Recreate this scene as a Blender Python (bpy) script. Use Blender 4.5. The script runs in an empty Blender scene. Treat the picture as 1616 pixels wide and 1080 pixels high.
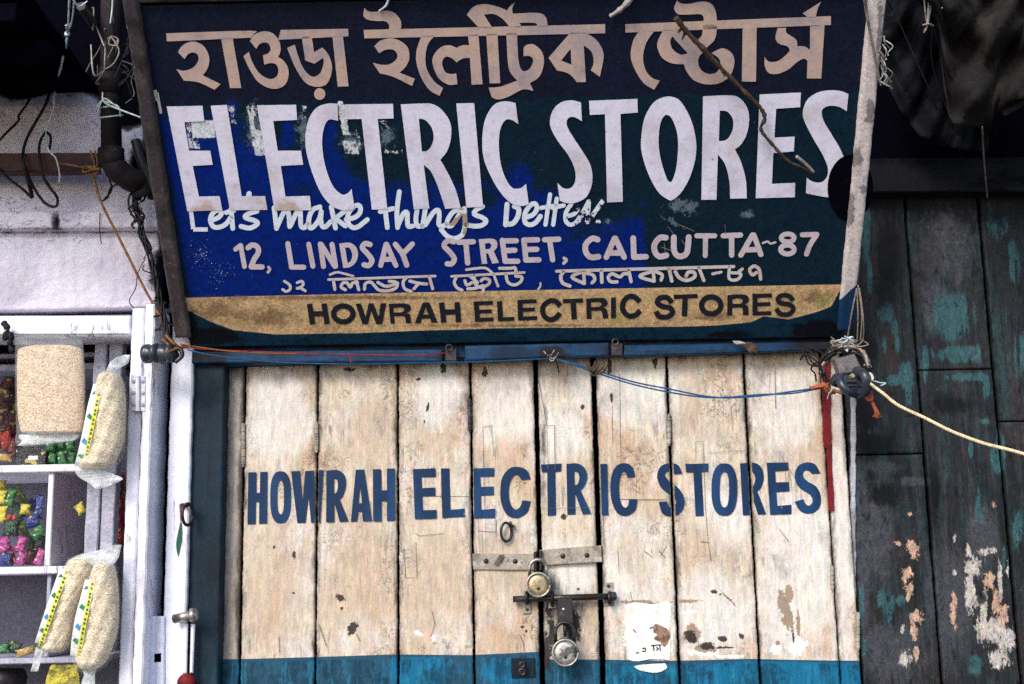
import bpy, bmesh, math, random
import numpy as np
from mathutils import Vector, Matrix
from mathutils.geometry import delaunay_2d_cdt
R = math.radians
random.seed(7); rng = np.random.default_rng(7)
scene = bpy.context.scene
C = scene.collection

# ------------------------------------------------------------------ camera
F = 2000.0                                    # focal length in pixels of the 1616 px wide photograph
CAM = Vector((0.0, -2.56, 1.66))
ROT = (Matrix.Rotation(R(90 + 10.5), 3, 'X') @ Matrix.Rotation(R(-1.1), 3, 'Z'))
cd = bpy.data.cameras.new('camera'); cam = bpy.data.objects.new('camera', cd); C.objects.link(cam)
cam.location = CAM; cam.rotation_euler = ROT.to_euler(); cd.sensor_width = 36; cd.lens = 36 * F / 1616
cd.clip_start = 0.05; cd.clip_end = 500
scene.camera = cam
scene.cycles.use_denoising = False                # keeps the fine grain of the surfaces
scene.render.resolution_x = 1024; scene.render.resolution_y = 684

# ------------------------------------------------------------------ light
SUN_EL, SUN_AZ = 34.0, 28.0                   # sun stands to the left of and behind the viewer
w = bpy.data.worlds.new('World'); scene.world = w; w.use_nodes = True
sk = w.node_tree.nodes.new('ShaderNodeTexSky'); sk.sky_type = 'NISHITA'; sk.sun_disc = False
sk.sun_elevation = R(SUN_EL); sk.sun_rotation = R(180 + SUN_AZ)
bg = w.node_tree.nodes['Background']; bg.inputs['Strength'].default_value = 0.12
w.node_tree.links.new(sk.outputs[0], bg.inputs[0])
ld = bpy.data.lights.new('sun', 'SUN'); ld.energy = 1.5; ld.angle = R(22); ld.color = (1.0, .93, .84)
sun = bpy.data.objects.new('sun', ld); C.objects.link(sun)
dirv = Vector((-math.sin(R(SUN_AZ)) * math.cos(R(SUN_EL)), -math.cos(R(SUN_AZ)) * math.cos(R(SUN_EL)), math.sin(R(SUN_EL))))
sun.rotation_euler = dirv.to_track_quat('Z', 'Y').to_euler(); sun.location = dirv * 10
vs = scene.view_settings; vs.view_transform = 'Standard'; vs.look = 'None'; vs.exposure = 1.0; vs.gamma = 1
vs.use_curve_mapping = False

# ------------------------------------------------------------------ geometry helpers
def ray(px, py): return (ROT @ Vector(((px - 808) / F, (540 - py) / F, -1.0)))
def at(px, py, Y):
    d = ray(px, py); return CAM + d * ((Y - CAM.y) / d.y)
class Plane:
    def __init__(s, P, n): s.P = P; s.n = n
    def on(s, px, py, off=0.0):
        d = ray(px, py); return CAM + d * (((s.P + s.n * off - CAM).dot(s.n)) / d.dot(s.n))
def proj(co):                                  # n x 3 world array -> pixel arrays
    q = (co - np.array(CAM)) @ np.array(ROT)
    return 808 + F * q[:, 0] / -q[:, 2], 540 - F * q[:, 1] / -q[:, 2]

def origin(p):
    o = Vector((0, 0, 0))
    while p is not None: o += p.location; p = p.parent
    return o
def thing(name, label, cat, loc, group=None):
    o = bpy.data.objects.new(name, None); C.objects.link(o); o.location = loc
    o.empty_display_size = .05; o['label'] = label; o['category'] = cat
    if group: o['group'] = group
    return o
def tag(o, label, cat, group=None):
    o['label'] = label; o['category'] = cat
    if group: o['group'] = group
    return o
def obj(name, vf, m, parent=None, smooth=False, label=None):
    v, f = vf
    v = [Vector(a) for a in v]
    if parent is None:
        lo = Vector((sum(a.x for a in v) / len(v), sum(a.y for a in v) / len(v), min(a.z for a in v)))
    else: lo = origin(parent)
    me = bpy.data.meshes.new(name); me.from_pydata([tuple(a - lo) for a in v], [], f)
    bm = bmesh.new(); bm.from_mesh(me); bmesh.ops.recalc_face_normals(bm, faces=bm.faces) ; bm.to_mesh(me); bm.free()
    if smooth: me.polygons.foreach_set('use_smooth', [True] * len(me.polygons))
    me.materials.append(m)
    o = bpy.data.objects.new(name, me); C.objects.link(o)
    if parent is None: o.location = lo
    else: o.parent = parent
    if label: o['label'] = label
    return o
def structure(o): o['kind'] = 'structure'; return o
def world_co(o):
    n = len(o.data.vertices); a = np.empty(n * 3); o.data.vertices.foreach_get('co', a)
    return a.reshape(-1, 3) + np.array(origin(o.parent) + o.location if o.parent else o.location)
def masks(o, **kw):
    co = world_co(o); X, Y = proj(co)
    for k, f in kw.items():
        v = f(X, Y, co).astype(np.float32)
        at_ = o.data.attributes.new(k, 'FLOAT', 'POINT'); at_.data.foreach_set('value', v)
def blobs(L):
    def f(X, Y, co):
        r = np.zeros_like(X)
        for b in L:
            cx, cy, rx, ry = b[:4]; a = R(b[4]) if len(b) > 4 else 0
            dx, dy = X - cx, Y - cy
            u = (dx * math.cos(a) + dy * math.sin(a)) / rx; v = (-dx * math.sin(a) + dy * math.cos(a)) / ry
            r = np.maximum(r, np.clip(1 - .5 * np.sqrt(u * u + v * v), 0, 1))
        return r
    return f
def merge(*parts):
    V, Fc = [], []
    for v, f in parts:
        o = len(V); V += list(v); Fc += [tuple(i + o for i in q) for q in f]
    return V, Fc
def slab(BL, BR, TR, TL, n, th, nx=1, ny=1, e=.0015, wob=0.0, seed=0, us=None, vs_=None):
    n = Vector(n).normalized(); BL, BR, TR, TL = map(Vector, (BL, BR, TR, TL))
    W = ((BR - BL).length + (TR - TL).length) / 2; H = (TL - BL).length
    eu, ev = min(.3, e / W), min(.3, e / H)
    us = us or [i / nx for i in range(nx + 1)]; vv = vs_ or [i / ny for i in range(ny + 1)]
    us = [0, eu] + [u for u in us if eu * 1.5 < u < 1 - eu * 1.5] + [1 - eu, 1]
    vv = [0, ev] + [u for u in vv if ev * 1.5 < u < 1 - ev * 1.5] + [1 - ev, 1]
    rr = random.Random(seed); ph = [rr.uniform(0, 6) for _ in range(8)]
    nu, nv = len(us), len(vv); V = []; Fc = []
    for j, v in enumerate(vv):
        for i, u in enumerate(us):
            p = (BL * (1 - u) + BR * u) * (1 - v) + (TL * (1 - u) + TR * u) * v
            if i in (0, nu - 1) or j in (0, nv - 1): p = p - n * e
            if wob:
                z = p.z * 60; x = p.x * 60
                k = wob if i < 2 or i > nu - 3 else 0
                d = math.sin(z * 1.3 + ph[0]) * .4 + math.sin(z * 3.1 + ph[1]) * .3 + math.sin(z * 7.7 + ph[2]) * .3
                p = p + (BR - BL).normalized() * d * k * (1 if i < 2 else -1) + n * wob * .6 * (math.sin(x * .9 + ph[3]) + math.sin(z * .25 + ph[4]) + .3 * math.sin(x * 4 + z * .2 + ph[5]))
            V.append(p)
    idx = lambda i, j: j * nu + i
    for j in range(nv - 1):
        for i in range(nu - 1): Fc.append((idx(i, j), idx(i + 1, j), idx(i + 1, j + 1), idx(i, j + 1)))
    ring = [idx(i, 0) for i in range(nu)] + [idx(nu - 1, j) for j in range(1, nv)] + [idx(i, nv - 1) for i in range(nu - 2, -1, -1)] + [idx(0, j) for j in range(nv - 2, 0, -1)]
    b = len(V); V += [V[r] - n * (th - e) for r in ring]
    m = len(ring)
    for k in range(m): Fc.append((ring[k], b + k, b + (k + 1) % m, ring[(k + 1) % m]))
    Fc.append(tuple(b + k for k in range(m)))
    return V, Fc
def pslab(px, Y, th, nx=1, ny=1, **k):         # px = BL, BR, TR, TL pixel corners on the plane y = Y
    q = [at(a, b, Y) for a, b in px]; return slab(*q, (0, -1, 0), th, nx, ny, **k)
def box(x0, x1, y0, y1, z0, z1, e=.0015):
    return slab((x0, y0, z0), (x1, y0, z0), (x1, y0, z1), (x0, y0, z1), (0, -1, 0), y1 - y0, e=e)
def catmull(P, n=6):
    P = [Vector(p) for p in P]; out = []
    for i in range(len(P) - 1):
        a, b = P[i], P[i + 1]; p0 = P[i - 1] if i else a; p3 = P[i + 2] if i + 2 < len(P) else b
        for k in range(n):
            t = k / n
            out.append(.5 * ((2 * a) + (b - p0) * t + (2 * p0 - 5 * a + 4 * b - p3) * t * t + (-p0 + 3 * a - 3 * b + p3) * t ** 3))
    out.append(P[-1]); return out
def tube(P, r, sides=6, jit=0.0, taper=None):
    V, Fc = [], []; n = len(P); up = Vector((0, -1, .01)).normalized()
    for i, p in enumerate(P):
        t = (P[min(i + 1, n - 1)] - P[max(i - 1, 0)]);  t = t.normalized() if t.length > 1e-9 else Vector((0, 0, 1))
        a = t.cross(up)
        if a.length < .05: a = t.cross(Vector((1, 0, 0)))
        a.normalize(); b = t.cross(a)
        rr = r * (1 + random.uniform(-jit, jit)) * (1 if taper is None else 1 + (taper - 1) * i / (n - 1))
        for k in range(sides):
            g = 2 * math.pi * k / sides; V.append(p + (a * math.cos(g) + b * math.sin(g)) * rr)
    for i in range(n - 1):
        for k in range(sides):
            k2 = (k + 1) % sides; Fc.append((i * sides + k, i * sides + k2, (i + 1) * sides + k2, (i + 1) * sides + k))
    Fc.append(tuple(range(sides))[::-1]); Fc.append(tuple((n - 1) * sides + k for k in range(sides)))
    return V, Fc
def wire(pts, r, n=6, jit=0, sides=6, taper=None): return tube(catmull([at(*p) for p in pts], n), r, sides, jit, taper)
def rope(pts, r, n=14, strands=3, turns=150):
    P = catmull([at(*p) for p in pts], n); out = []; L = 0
    S = [0]
    for i in range(1, len(P)): S.append(S[-1] + (P[i] - P[i - 1]).length)
    # resample evenly
    m = int(S[-1] / .0022) + 2; Q = []; j = 0
    for i in range(m):
        s = S[-1] * i / (m - 1)
        while j < len(S) - 2 and S[j + 1] < s: j += 1
        Q.append(P[j].lerp(P[j + 1], (s - S[j]) / max(1e-9, S[j + 1] - S[j])))
    for k in range(strands):
        T = []
        for i, p in enumerate(Q):
            t = (Q[min(i + 1, m - 1)] - Q[max(0, i - 1)]).normalized(); a = t.cross(Vector((0, -1, .01))).normalized(); b = t.cross(a)
            g = turns * 6.283 * .0022 * i / 1.0 * .45 + k * 6.283 / strands
            T.append(p + (a * math.cos(g) + b * math.sin(g)) * r * .5)
        out.append(tube(T, r * .6, 5, .08))
    return merge(*out)
def lathe(c, axis, prof, n=24):                # prof = [(radius, distance along axis)]
    axis = Vector(axis).normalized(); a = axis.orthogonal().normalized(); b = axis.cross(a); V, Fc = [], []
    for r, h in prof:
        for k in range(n):
            g = 2 * math.pi * k / n; V.append(Vector(c) + axis * h + (a * math.cos(g) + b * math.sin(g)) * r)
    for i in range(len(prof) - 1):
        for k in range(n):
            k2 = (k + 1) % n; Fc.append((i * n + k, i * n + k2, (i + 1) * n + k2, (i + 1) * n + k))
    Fc.append(tuple(range(n))); Fc.append(tuple((len(prof) - 1) * n + k for k in range(n)))
    return V, Fc
def torus(c, axis, Rr, r, a0=0, a1=360, n=24, sides=8, sx=1, sy=1, up=(0, 0, 1)):
    axis = Vector(axis).normalized(); u = Vector(up).cross(axis).normalized(); v = axis.cross(u)
    P = [Vector(c) + u * math.cos(R(g)) * Rr * sx + v * math.sin(R(g)) * Rr * sy for g in np.linspace(a0, a1, n)]
    return tube(P, r, sides)
def pillow(rows, Y, th, nx=12, sub=5, lump=0.0, seed=1, power=.5, plane=None):
    # rows of (py, x left, x right) down the piece: a puffed bag, thick in the middle and closed at its edges
    rr = random.Random(seed); ph = [rr.uniform(0, 6) for _ in range(6)]
    P = catmull([Vector(r) for r in rows], sub); n = len(P); V = []; Fc = []
    for side in (-1, 1):
        for j, p in enumerate(P):
            t = j / (n - 1); endf = min(1, 4 * t * (1 - t) * 2.2) ** .5
            for i in range(nx + 1):
                s = -math.cos(math.pi * i / nx)
                d = th * .5 * max(0, 1 - s * s) ** power * endf
                x = p[1] + (p[2] - p[1]) * (s + 1) / 2
                q = at(x, p[0], Y)
                d += lump * (math.sin(x * .31 + p[0] * .12 + ph[0]) + math.sin(p[0] * .27 - x * .11 + ph[1]) + .6 * math.sin(x * .7 + ph[2] + p[0] * .5)) * max(0, 1 - s * s) * endf
                V.append(q + Vector((0, side * max(d, 0.0002), 0)))
    m = nx + 1; off = n * m
    for side in (0, 1):
        for j in range(n - 1):
            for i in range(nx):
                a = side * off + j * m + i; q = (a, a + 1, a + m + 1, a + m); Fc.append(q if side else q[::-1])
    b = [j * m for j in range(n)] + [(n - 1) * m + i for i in range(1, m)] + [j * m + nx for j in range(n - 2, -1, -1)] + [i for i in range(nx - 1, 0, -1)]
    for k in range(len(b)): Fc.append((b[k], b[(k + 1) % len(b)], off + b[(k + 1) % len(b)], off + b[k]))
    return V, Fc

# ------------------------------------------------------------------ materials
class NB:
    def __init__(s, name):
        s.m = bpy.data.materials.new(name); s.m.use_nodes = True; s.t = s.m.node_tree; s.b = s.t.nodes['Principled BSDF']
        s.co = s.t.nodes.new('ShaderNodeTexCoord').outputs['Object']
    def set(s, sock, v):
        if isinstance(v, bpy.types.NodeSocket): s.t.links.new(v, sock)
        elif sock.type == 'VECTOR' and isinstance(v, tuple): sock.default_value = v
        else: sock.default_value = (*v, 1) if isinstance(v, tuple) and len(v) == 3 and sock.type == 'RGBA' else v
    def noise(s, sc, d=4, st=(1, 1, 1), rough=.55, dist=0.0, off=0.0):
        mp = s.t.nodes.new('ShaderNodeMapping'); s.t.links.new(s.co, mp.inputs[0]); mp.inputs['Scale'].default_value = st; mp.inputs['Location'].default_value = (off, off * .7, off * 1.3)
        n = s.t.nodes.new('ShaderNodeTexNoise'); s.t.links.new(mp.outputs[0], n.inputs['Vector'])
        n.inputs['Scale'].default_value = sc; n.inputs['Detail'].default_value = d; n.inputs['Roughness'].default_value = rough; n.inputs['Distortion'].default_value = dist
        return n.outputs[0]
    def attr(s, a):
        n = s.t.nodes.new('ShaderNodeAttribute'); n.attribute_name = a; return n.outputs['Fac']
    def op(s, o, a, b=0.0, c=None):
        n = s.t.nodes.new('ShaderNodeMath'); n.operation = o; s.set(n.inputs[0], a); s.set(n.inputs[1], b)
        if c is not None: s.set(n.inputs[2], c)
        return n.outputs[0]
    def ss(s, x, lo, hi, f=1.0):
        n = s.t.nodes.new('ShaderNodeMapRange'); n.interpolation_type = 'SMOOTHSTEP'; s.set(n.inputs[0], x)
        n.inputs[1].default_value = lo; n.inputs[2].default_value = hi; n.inputs[3].default_value = 0; n.inputs[4].default_value = f
        return n.outputs[0]
    def mix(s, f, a, b):
        n = s.t.nodes.new('ShaderNodeMix'); n.data_type = 'RGBA'; s.set(n.inputs[0], f); s.set(n.inputs[6], a); s.set(n.inputs[7], b); return n.outputs[2]
def L(c, n=None, lo=.5, hi=.6, st=(1, 1, 1), f=1.0, a=None, amp=.8, d=5, off=0.0, dist=0.0, rough=.55, ridge=0, gate=0):
    return dict(ridge=ridge, gate=gate, c=c, n=n, lo=lo, hi=hi, st=st, f=f, a=a, amp=amp, d=d, off=off, dist=dist, rough=rough)
def paint(name, base, layers=(), rough=.6, metal=0.0, bump=None, spec=.18, rvar=.15, bumps=None, grain=(.55, .35), gst=(1, 1, 1)):
    s = NB(name); col = base
    for l in layers:
        if l['n']: nz = s.noise(l['n'], l['d'], l['st'], l['rough'], l['dist'], l['off'])
        if l['a']:
            x = s.attr(l['a'])
            if l['n']: x = s.op('MULTIPLY_ADD', s.op('SUBTRACT', nz, .5), l['amp'] * 2.3, x)
        else: x = nz
        if l['ridge']:                           # thin wandering lines: crazing and hair cracks
            x = s.op('SUBTRACT', 1.0, s.op('MULTIPLY', s.op('ABSOLUTE', s.op('SUBTRACT', nz, .5)), l['ridge']))
            x = s.op('MULTIPLY', x, s.ss(s.noise(l['gate'], 3, off=l['off'] + 40), .50, .62))
        col = s.mix(s.ss(x, l['lo'], l['hi'], l['f']), col, l['c'])
    for g, sc, st in ((grain[0], 330, (1, 1, 1)), (grain[1], 105, gst)):       # pigment mottling, slightly coloured
        if g:
            mp = s.t.nodes.new('ShaderNodeMapping'); s.t.links.new(s.co, mp.inputs[0]); mp.inputs['Scale'].default_value = st; mp.inputs['Location'].default_value = (sc, 2, 7)
            n = s.t.nodes.new('ShaderNodeTexNoise'); s.t.links.new(mp.outputs[0], n.inputs['Vector']); n.inputs['Scale'].default_value = sc; n.inputs['Detail'].default_value = 3; n.inputs['Roughness'].default_value = .7
            v = s.t.nodes.new('ShaderNodeVectorMath'); v.operation = 'MULTIPLY_ADD'; s.t.links.new(n.outputs[1], v.inputs[0]); v.inputs[1].default_value = (g * 1.1,) * 3; v.inputs[2].default_value = (1 - g * .55,) * 3
            v2 = s.t.nodes.new('ShaderNodeVectorMath'); v2.operation = 'MULTIPLY_ADD'; s.t.links.new(n.outputs[0], v2.inputs[0]); v2.inputs[1].default_value = (g * 2.4,) * 3; v2.inputs[2].default_value = (1 - g * 1.2,) * 3
            v3 = s.t.nodes.new('ShaderNodeVectorMath'); v3.operation = 'MULTIPLY'; s.t.links.new(v.outputs[0], v3.inputs[0]); s.t.links.new(v2.outputs[0], v3.inputs[1])
            v4 = s.t.nodes.new('ShaderNodeVectorMath'); v4.operation = 'MULTIPLY'; s.set(v4.inputs[0], col); s.t.links.new(v3.outputs[0], v4.inputs[1]); col = v4.outputs[0]
    s.set(s.b.inputs['Base Color'], col)
    rn = s.noise(35, 3, off=3.3); s.set(s.b.inputs['Roughness'], s.op('MULTIPLY_ADD', s.op('SUBTRACT', rn, .5), rvar * 2, rough))
    s.b.inputs['Metallic'].default_value = metal; s.b.inputs['Specular IOR Level'].default_value = spec
    bumps = bumps or ([bump] if bump else []); prev = None
    for (sc, strength, st, d) in bumps:
        bn = s.t.nodes.new('ShaderNodeBump'); bn.inputs['Distance'].default_value = d; bn.inputs['Strength'].default_value = strength
        s.set(bn.inputs['Height'], s.noise(sc, 5, st, .6)); 
        if prev: s.t.links.new(prev, bn.inputs['Normal'])
        prev = bn.outputs[0]
    if prev: s.t.links.new(prev, s.b.inputs['Normal'])
    return s.m
def srgb(r, g, b, k=1.0):
    f = lambda c: ((c / 255 + .055) / 1.055) ** 2.4 if c > 10 else c / 255 / 12.92
    return (f(r) * k, f(g) * k, f(b) * k)

G = (1, 1, .06)                                 # grain running upright
M = {}
M['plank'] = paint('cream_plank_paint', (.57, .485, .385), [
    L((.50, .35, .24), 6, .45, .60, (1, 1, .45), .9, off=1, d=10, rough=.68),
    L((.64, .60, .56), 10, .49, .62, (1, 1, .6), .8, off=5, d=12, rough=.72),
    L((.36, .33, .30), 13, .53, .61, (1, 1, .6), .65, off=9, d=12, rough=.78),
    L((.33, .24, .17), 22, .56, .64, (1, 1, .5), .55, off=51, d=12, rough=.78),
    L((.30, .25, .21), 60, .55, .65, (1, 1, .5), .6, off=21, d=10, rough=.8),
    L((.30, .25, .21), 120, .56, .72, (1, 1, .10), .55, off=2),
    L((.70, .67, .62), 70, .56, .68, (1, 1, .2), .5, off=4, d=9, rough=.7),
    L((.14, .11, .09), 38, .63, .69, (1, 1, .6), .7, off=11, d=12, rough=.82),
    L((.05, .04, .035), 150, .62, .68, (1, 1, .5), .85, off=13, d=8, rough=.75),
    L((.10, .08, .065), 60, .45, .85, (1, 1, .8), .7, off=35, d=5, rough=.6, ridge=16, gate=11, dist=1.2),
    L((.16, .13, .11), 30, .45, .85, (1, 1, .04), .6, off=37, d=5, rough=.6, ridge=30, gate=8),
    L((.69, .655, .615), 14, .36, .66, (1, 1, .6), .78, a='pale', amp=.5, off=41, d=12, rough=.78),
    L((.50, .375, .275), 14, .34, .80, (1, 1, .3), .62, a='tan', amp=.9, off=71, d=12, rough=.75),
    L((.17, .13, .10), 45, .60, .66, (1, 1, .7), .6, off=73, d=12, rough=.82),
    L((.30, .27, .25), 34, .46, .72, (1, 1, .6), .7, a='grey', amp=.55, off=6, d=12, rough=.8),
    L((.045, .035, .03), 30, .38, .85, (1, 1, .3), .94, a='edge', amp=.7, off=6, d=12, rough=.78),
    L((.78, .77, .75), 60, .49, .53, (1, 1, .8), .9, a='white', amp=.8, off=7, d=12, rough=.75),
    L((.005, .060, .112), 9, .49, .51, (1, 1, .3), .98, a='band', amp=.015, off=8, d=6),
    L((.0, .135, .265), 40, .42, .66, (1, 1, .3), .8, a='bright', amp=.5, off=8, d=10, rough=.75),
    L((.003, .030, .058), 26, .42, .60, (1, 1, .6), .75, a='bandd', amp=.9, off=61, d=12, rough=.8),
    L((.02, .20, .34), 60, .52, .66, (1, 1, .15), .5, a='bandd', amp=.9, off=66, d=12, rough=.8),
    L((.27, .19, .13), 60, .49, .52, (1, 1, .8), .9, a='bare', amp=.7, off=10, d=9, rough=.75),
    L((.022, .018, .018), 120, .50, .53, (1, 1, .8), .95, a='black', amp=.7, off=12, d=8, rough=.75)],
    rough=.62, bumps=[(90, .6, G, .003), (150, .6, (1, 1, .6), .0018)], grain=(.26, .34), gst=(1, 1, .25))
M['door_letter'] = paint('blue_door_lettering', (.004, .024, .074), [
    L((.010, .055, .16), 12, .50, .65, (1, 1, .4), .6), L((.004, .018, .06), 70, .55, .7, G, .7, off=4),
    L((.42, .36, .29), 90, .705, .735, (1, 1, .5), .8, off=9, d=8, rough=.68)], rough=.55, bump=(70, .4, G, .002), grain=(.13, .12))
M['teal_frame'] = paint('teal_frame_paint', (.0045, .019, .034), [
    L((.003, .008, .014), 9, .45, .60, (1, 1, .5), .9, d=12, rough=.75), L((.012, .060, .085), 18, .55, .68, (1, 1, .5), .6, off=3, d=9, rough=.7),
    L((.11, .15, .12), 30, .68, .76, (1, 1, .5), .5, off=6, d=8), L((.006, .006, .008), 40, .58, .7, G, .8, off=8)],
    rough=.55, bumps=[(60, .4, G, .002), (120, .3, (1, 1, 1), .001)])
M['lintel'] = paint('blue_lintel_paint', (.004, .036, .095), [
    L((.002, .012, .034), 14, .42, .6, (.5, 1, 1), .9, d=10, rough=.7), L((.006, .06, .16), 16, .56, .68, (.3, 1, 1), .6, off=4),
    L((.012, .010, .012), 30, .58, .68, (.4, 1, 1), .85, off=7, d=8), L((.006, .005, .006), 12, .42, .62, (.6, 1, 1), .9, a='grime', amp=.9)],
    rough=.5, bump=(50, .4, (.1, 1, 1), .002))
M['sign'] = paint('sign_paint', (.0080, .0110, .030), [
    L((.010, .0095, .026), 4, .45, .62, f=.6, d=8), L((.004, .008, .020), 60, .5, .66, f=.8, d=12, off=2, rough=.8),
    L((.003, .018, .034), 8, .40, .60, a='teal', amp=.25, off=3, f=.85), L((.002, .012, .018), 30, .50, .62, f=.5, d=12, off=24, rough=.8),
    L((.0008, .016, .175), 40, .32, .72, a='blue', amp=.55, off=4, d=12, rough=.8),
    L((.0012, .006, .040), 45, .53, .66, f=.7, off=14, d=12, rough=.82),
    L((.14, .19, .24), 90, .52, .68, (1, 1, .7), .85, a='scuff', amp=1.0, d=12, off=6, rough=.85),
    L((.70, .74, .80), 110, .48, .57, (1, 1, .5), .92, a='torn', amp=1.3, d=12, off=5, rough=.82),
    L((.55, .62, .80), 330, .74, .78, (1, 1, 1), .9, a='speck', amp=.60, d=2, off=9),
    L((.54, .37, .20), 9, .49, .51, (1, 1, 1), 1, a='beige', amp=.006, off=7),
    L((.36, .22, .11), 20, .48, .66, (1, 1, .5), .6, a='beige2', amp=.8, d=12, off=28, rough=.8),
    L((.15, .09, .05), 50, .48, .72, (1, 1, .5), .75, a='beigedirt', amp=.6, d=12, off=8, rough=.8),
    L((.34, .32, .10), 14, .5, .6, (1, 1, 1), .6, a='yellow', amp=.7, off=11),
    L((.003, .022, .045), 16, .49, .515, (1, 1, 1), 1, a='low', amp=.05, d=7, off=10),
    L((.002, .006, .012), 40, .50, .64, (1, 1, 1), .7, a='low2', amp=.8, d=12, off=19, rough=.8),
    L((.003, .003, .006), 30, .47, .66, (1, 1, 1), .95, a='soot', amp=.5, d=12, off=12, rough=.8)],
    rough=.5, spec=.12, rvar=.2, bumps=[(14, .15, (1, 1, 1), .004), (240, .25, (1, 1, 1), .0006)], grain=(.75, .5))
M['bengali'] = paint('faded_pink_lettering', (.55, .40, .36), [
    L((.40, .33, .36), 12, .47, .60, f=.85, d=9, rough=.7), L((.62, .44, .33), 16, .52, .66, f=.7, off=4), L((.33, .24, .22), 40, .56, .75, f=.55, off=6, d=8),
    L((.10, .07, .07), 150, .69, .73, f=.7, off=9)], rough=.5, bump=(120, .2, (1, 1, 1), .0006), grain=(.13, .12))
M['biglet'] = paint('lavender_white_lettering', (.80, .77, .95), [
    L((.58, .52, .62), 9, .50, .66, f=.6), L((.62, .55, .50), 13, .56, .70, f=.45, off=4), L((.50, .47, .60), 60, .52, .72, f=.4, off=6, d=7),
    L((.50, .36, .27), 20, .44, .66, a='tan', amp=.5, f=.8, off=12, d=10),
    L((.12, .08, .07), 90, .715, .74, f=.7, off=9)], rough=.45, bump=(120, .2, (1, 1, 1), .0006), grain=(.16, .12))
M['taglet'] = paint('white_script_lettering', (.78, .84, .95), [
    L((.50, .58, .72), 40, .52, .70, f=.4), L((.008, .014, .05), 55, .50, .53, a='worn', amp=.7, off=5, d=8, rough=.7),
    L((.40, .33, .22), 50, .50, .62, a='rust', amp=.9, off=6)], rough=.5, grain=(.13, .12))
M['addrlet'] = paint('pale_pink_address_lettering', (.62, .53, .60), [
    L((.50, .41, .44), 20, .50, .64, f=.7), L((.58, .44, .36), 28, .56, .68, f=.6, off=5), L((.2, .16, .2), 120, .68, .73, f=.6, off=9)], rough=.5, grain=(.13, .12))
M['smalllet'] = paint('cream_small_lettering', (.64, .58, .58), [L((.55, .42, .36), 25, .50, .62, f=.6)], rough=.5, grain=(.13, .12))
M['blacklet'] = paint('black_lettering', (.012, .014, .022), [L((.05, .04, .035), 60, .60, .72, f=.6, d=8)], rough=.5)
M['white_rail'] = paint('white_rail_paint', (.60, .53, .53), [
    L((.44, .38, .38), 20, .48, .64, (1, 1, .3), .8), L((.16, .13, .13), 60, .60, .72, (1, 1, .4), .8, off=4, d=8), L((.10, .09, .10), 30, .45, .62, a='soot', amp=1.1, f=.75, d=10, off=3, rough=.8),
    L((.005, .03, .085), 18, .48, .53, a='low', amp=.3, d=7, off=6)], rough=.55, bump=(60, .3, G, .002))
M['grey_rail'] = paint('grimy_rail_paint', (.050, .040, .046), [
    L((.11, .085, .08), 18, .50, .66, (1, 1, .3), .8), L((.02, .017, .02), 24, .50, .66, (1, 1, .4), .85, off=4, d=8), L((.35, .33, .32), 60, .66, .72, f=.5, off=7, d=8)], rough=.6, bump=(60, .4, G, .002))
M['plaster'] = paint('lavender_white_plaster', (.66, .63, .74), [
    L((.10, .09, .13), 14, .40, .80, (1, 1, 1.6), .8, off=31, d=6, rough=.6, ridge=40, gate=4, dist=1),
    L((.44, .40, .50), 7, .45, .65, f=.7), L((.64, .60, .66), 20, .52, .66, f=.6, off=4), L((.56, .47, .48), 12, .56, .70, f=.4, off=8),
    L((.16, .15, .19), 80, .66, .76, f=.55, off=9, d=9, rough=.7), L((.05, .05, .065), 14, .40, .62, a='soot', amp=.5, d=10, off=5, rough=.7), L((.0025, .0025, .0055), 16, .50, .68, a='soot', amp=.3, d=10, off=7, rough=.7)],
    rough=.8, spec=.0, bumps=[(16, .7, (1, 1, 1.3), .016), (60, .6, (1, 1, 1), .005)], grain=(.13, .12))
M['white_wood'] = paint('white_wood_paint', (.80, .80, .90), [
    L((.68, .67, .80), 8, .48, .66, (1, 1, .25), .6, d=9), L((.42, .42, .52), 50, .60, .76, G, .6, off=4), L((.14, .13, .16), 45, .64, .69, (1, 1, .3), .7, off=8, d=12, rough=.8), L((.40, .36, .38), 12, .55, .64, (1, 1, .35), .5, off=28, d=12, rough=.8), L((.08, .07, .09), 30, .45, .85, (1, 1, .12), .7, off=37, d=5, rough=.6, ridge=30, gate=9)],
    rough=.55, bumps=[(50, .45, G, .003), (25, .3, (1, 1, .6), .003)], grain=(.13, .12))
M['shop_wood'] = paint('grey_lilac_shelf_paint', (.42, .42, .52), [L((.30, .30, .39), 8, .45, .62, f=.7), L((.12, .12, .16), 60, .62, .75, f=.6, off=4, d=8)], rough=.6, bump=(60, .3, (1, 1, 1), .002))
M['shop_wall'] = paint('dim_shop_wall_paint', (.17, .17, .22), [L((.24, .24, .31), 4, .45, .62, f=.7), L((.06, .06, .09), 12, .56, .75, f=.6, off=4, d=8)], rough=.7)
M['dark'] = paint('recess_black', (.0022, .0022, .0050), [L((.006, .006, .011), 9, .5, .68, f=.8, d=9), L((.010, .009, .010), 60, .6, .75, G, .5, off=4)], rough=.9, spec=.0, bump=(30, .5, G, .004))
M['darkbeam'] = paint('grimy_dark_timber', (.010, .011, .015), [L((.020, .021, .026), 12, .48, .64, (.3, 1, 1), .8, d=10), L((.003, .003, .005), 20, .52, .64, (.4, 1, 1), .85, off=4, d=10), L((.035, .045, .045), 40, .62, .70, (.3, 1, 1), .6, off=9, d=12, rough=.8)], rough=.8, spec=.05, bump=(30, .6, (.3, 1, 1), .004))
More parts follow.
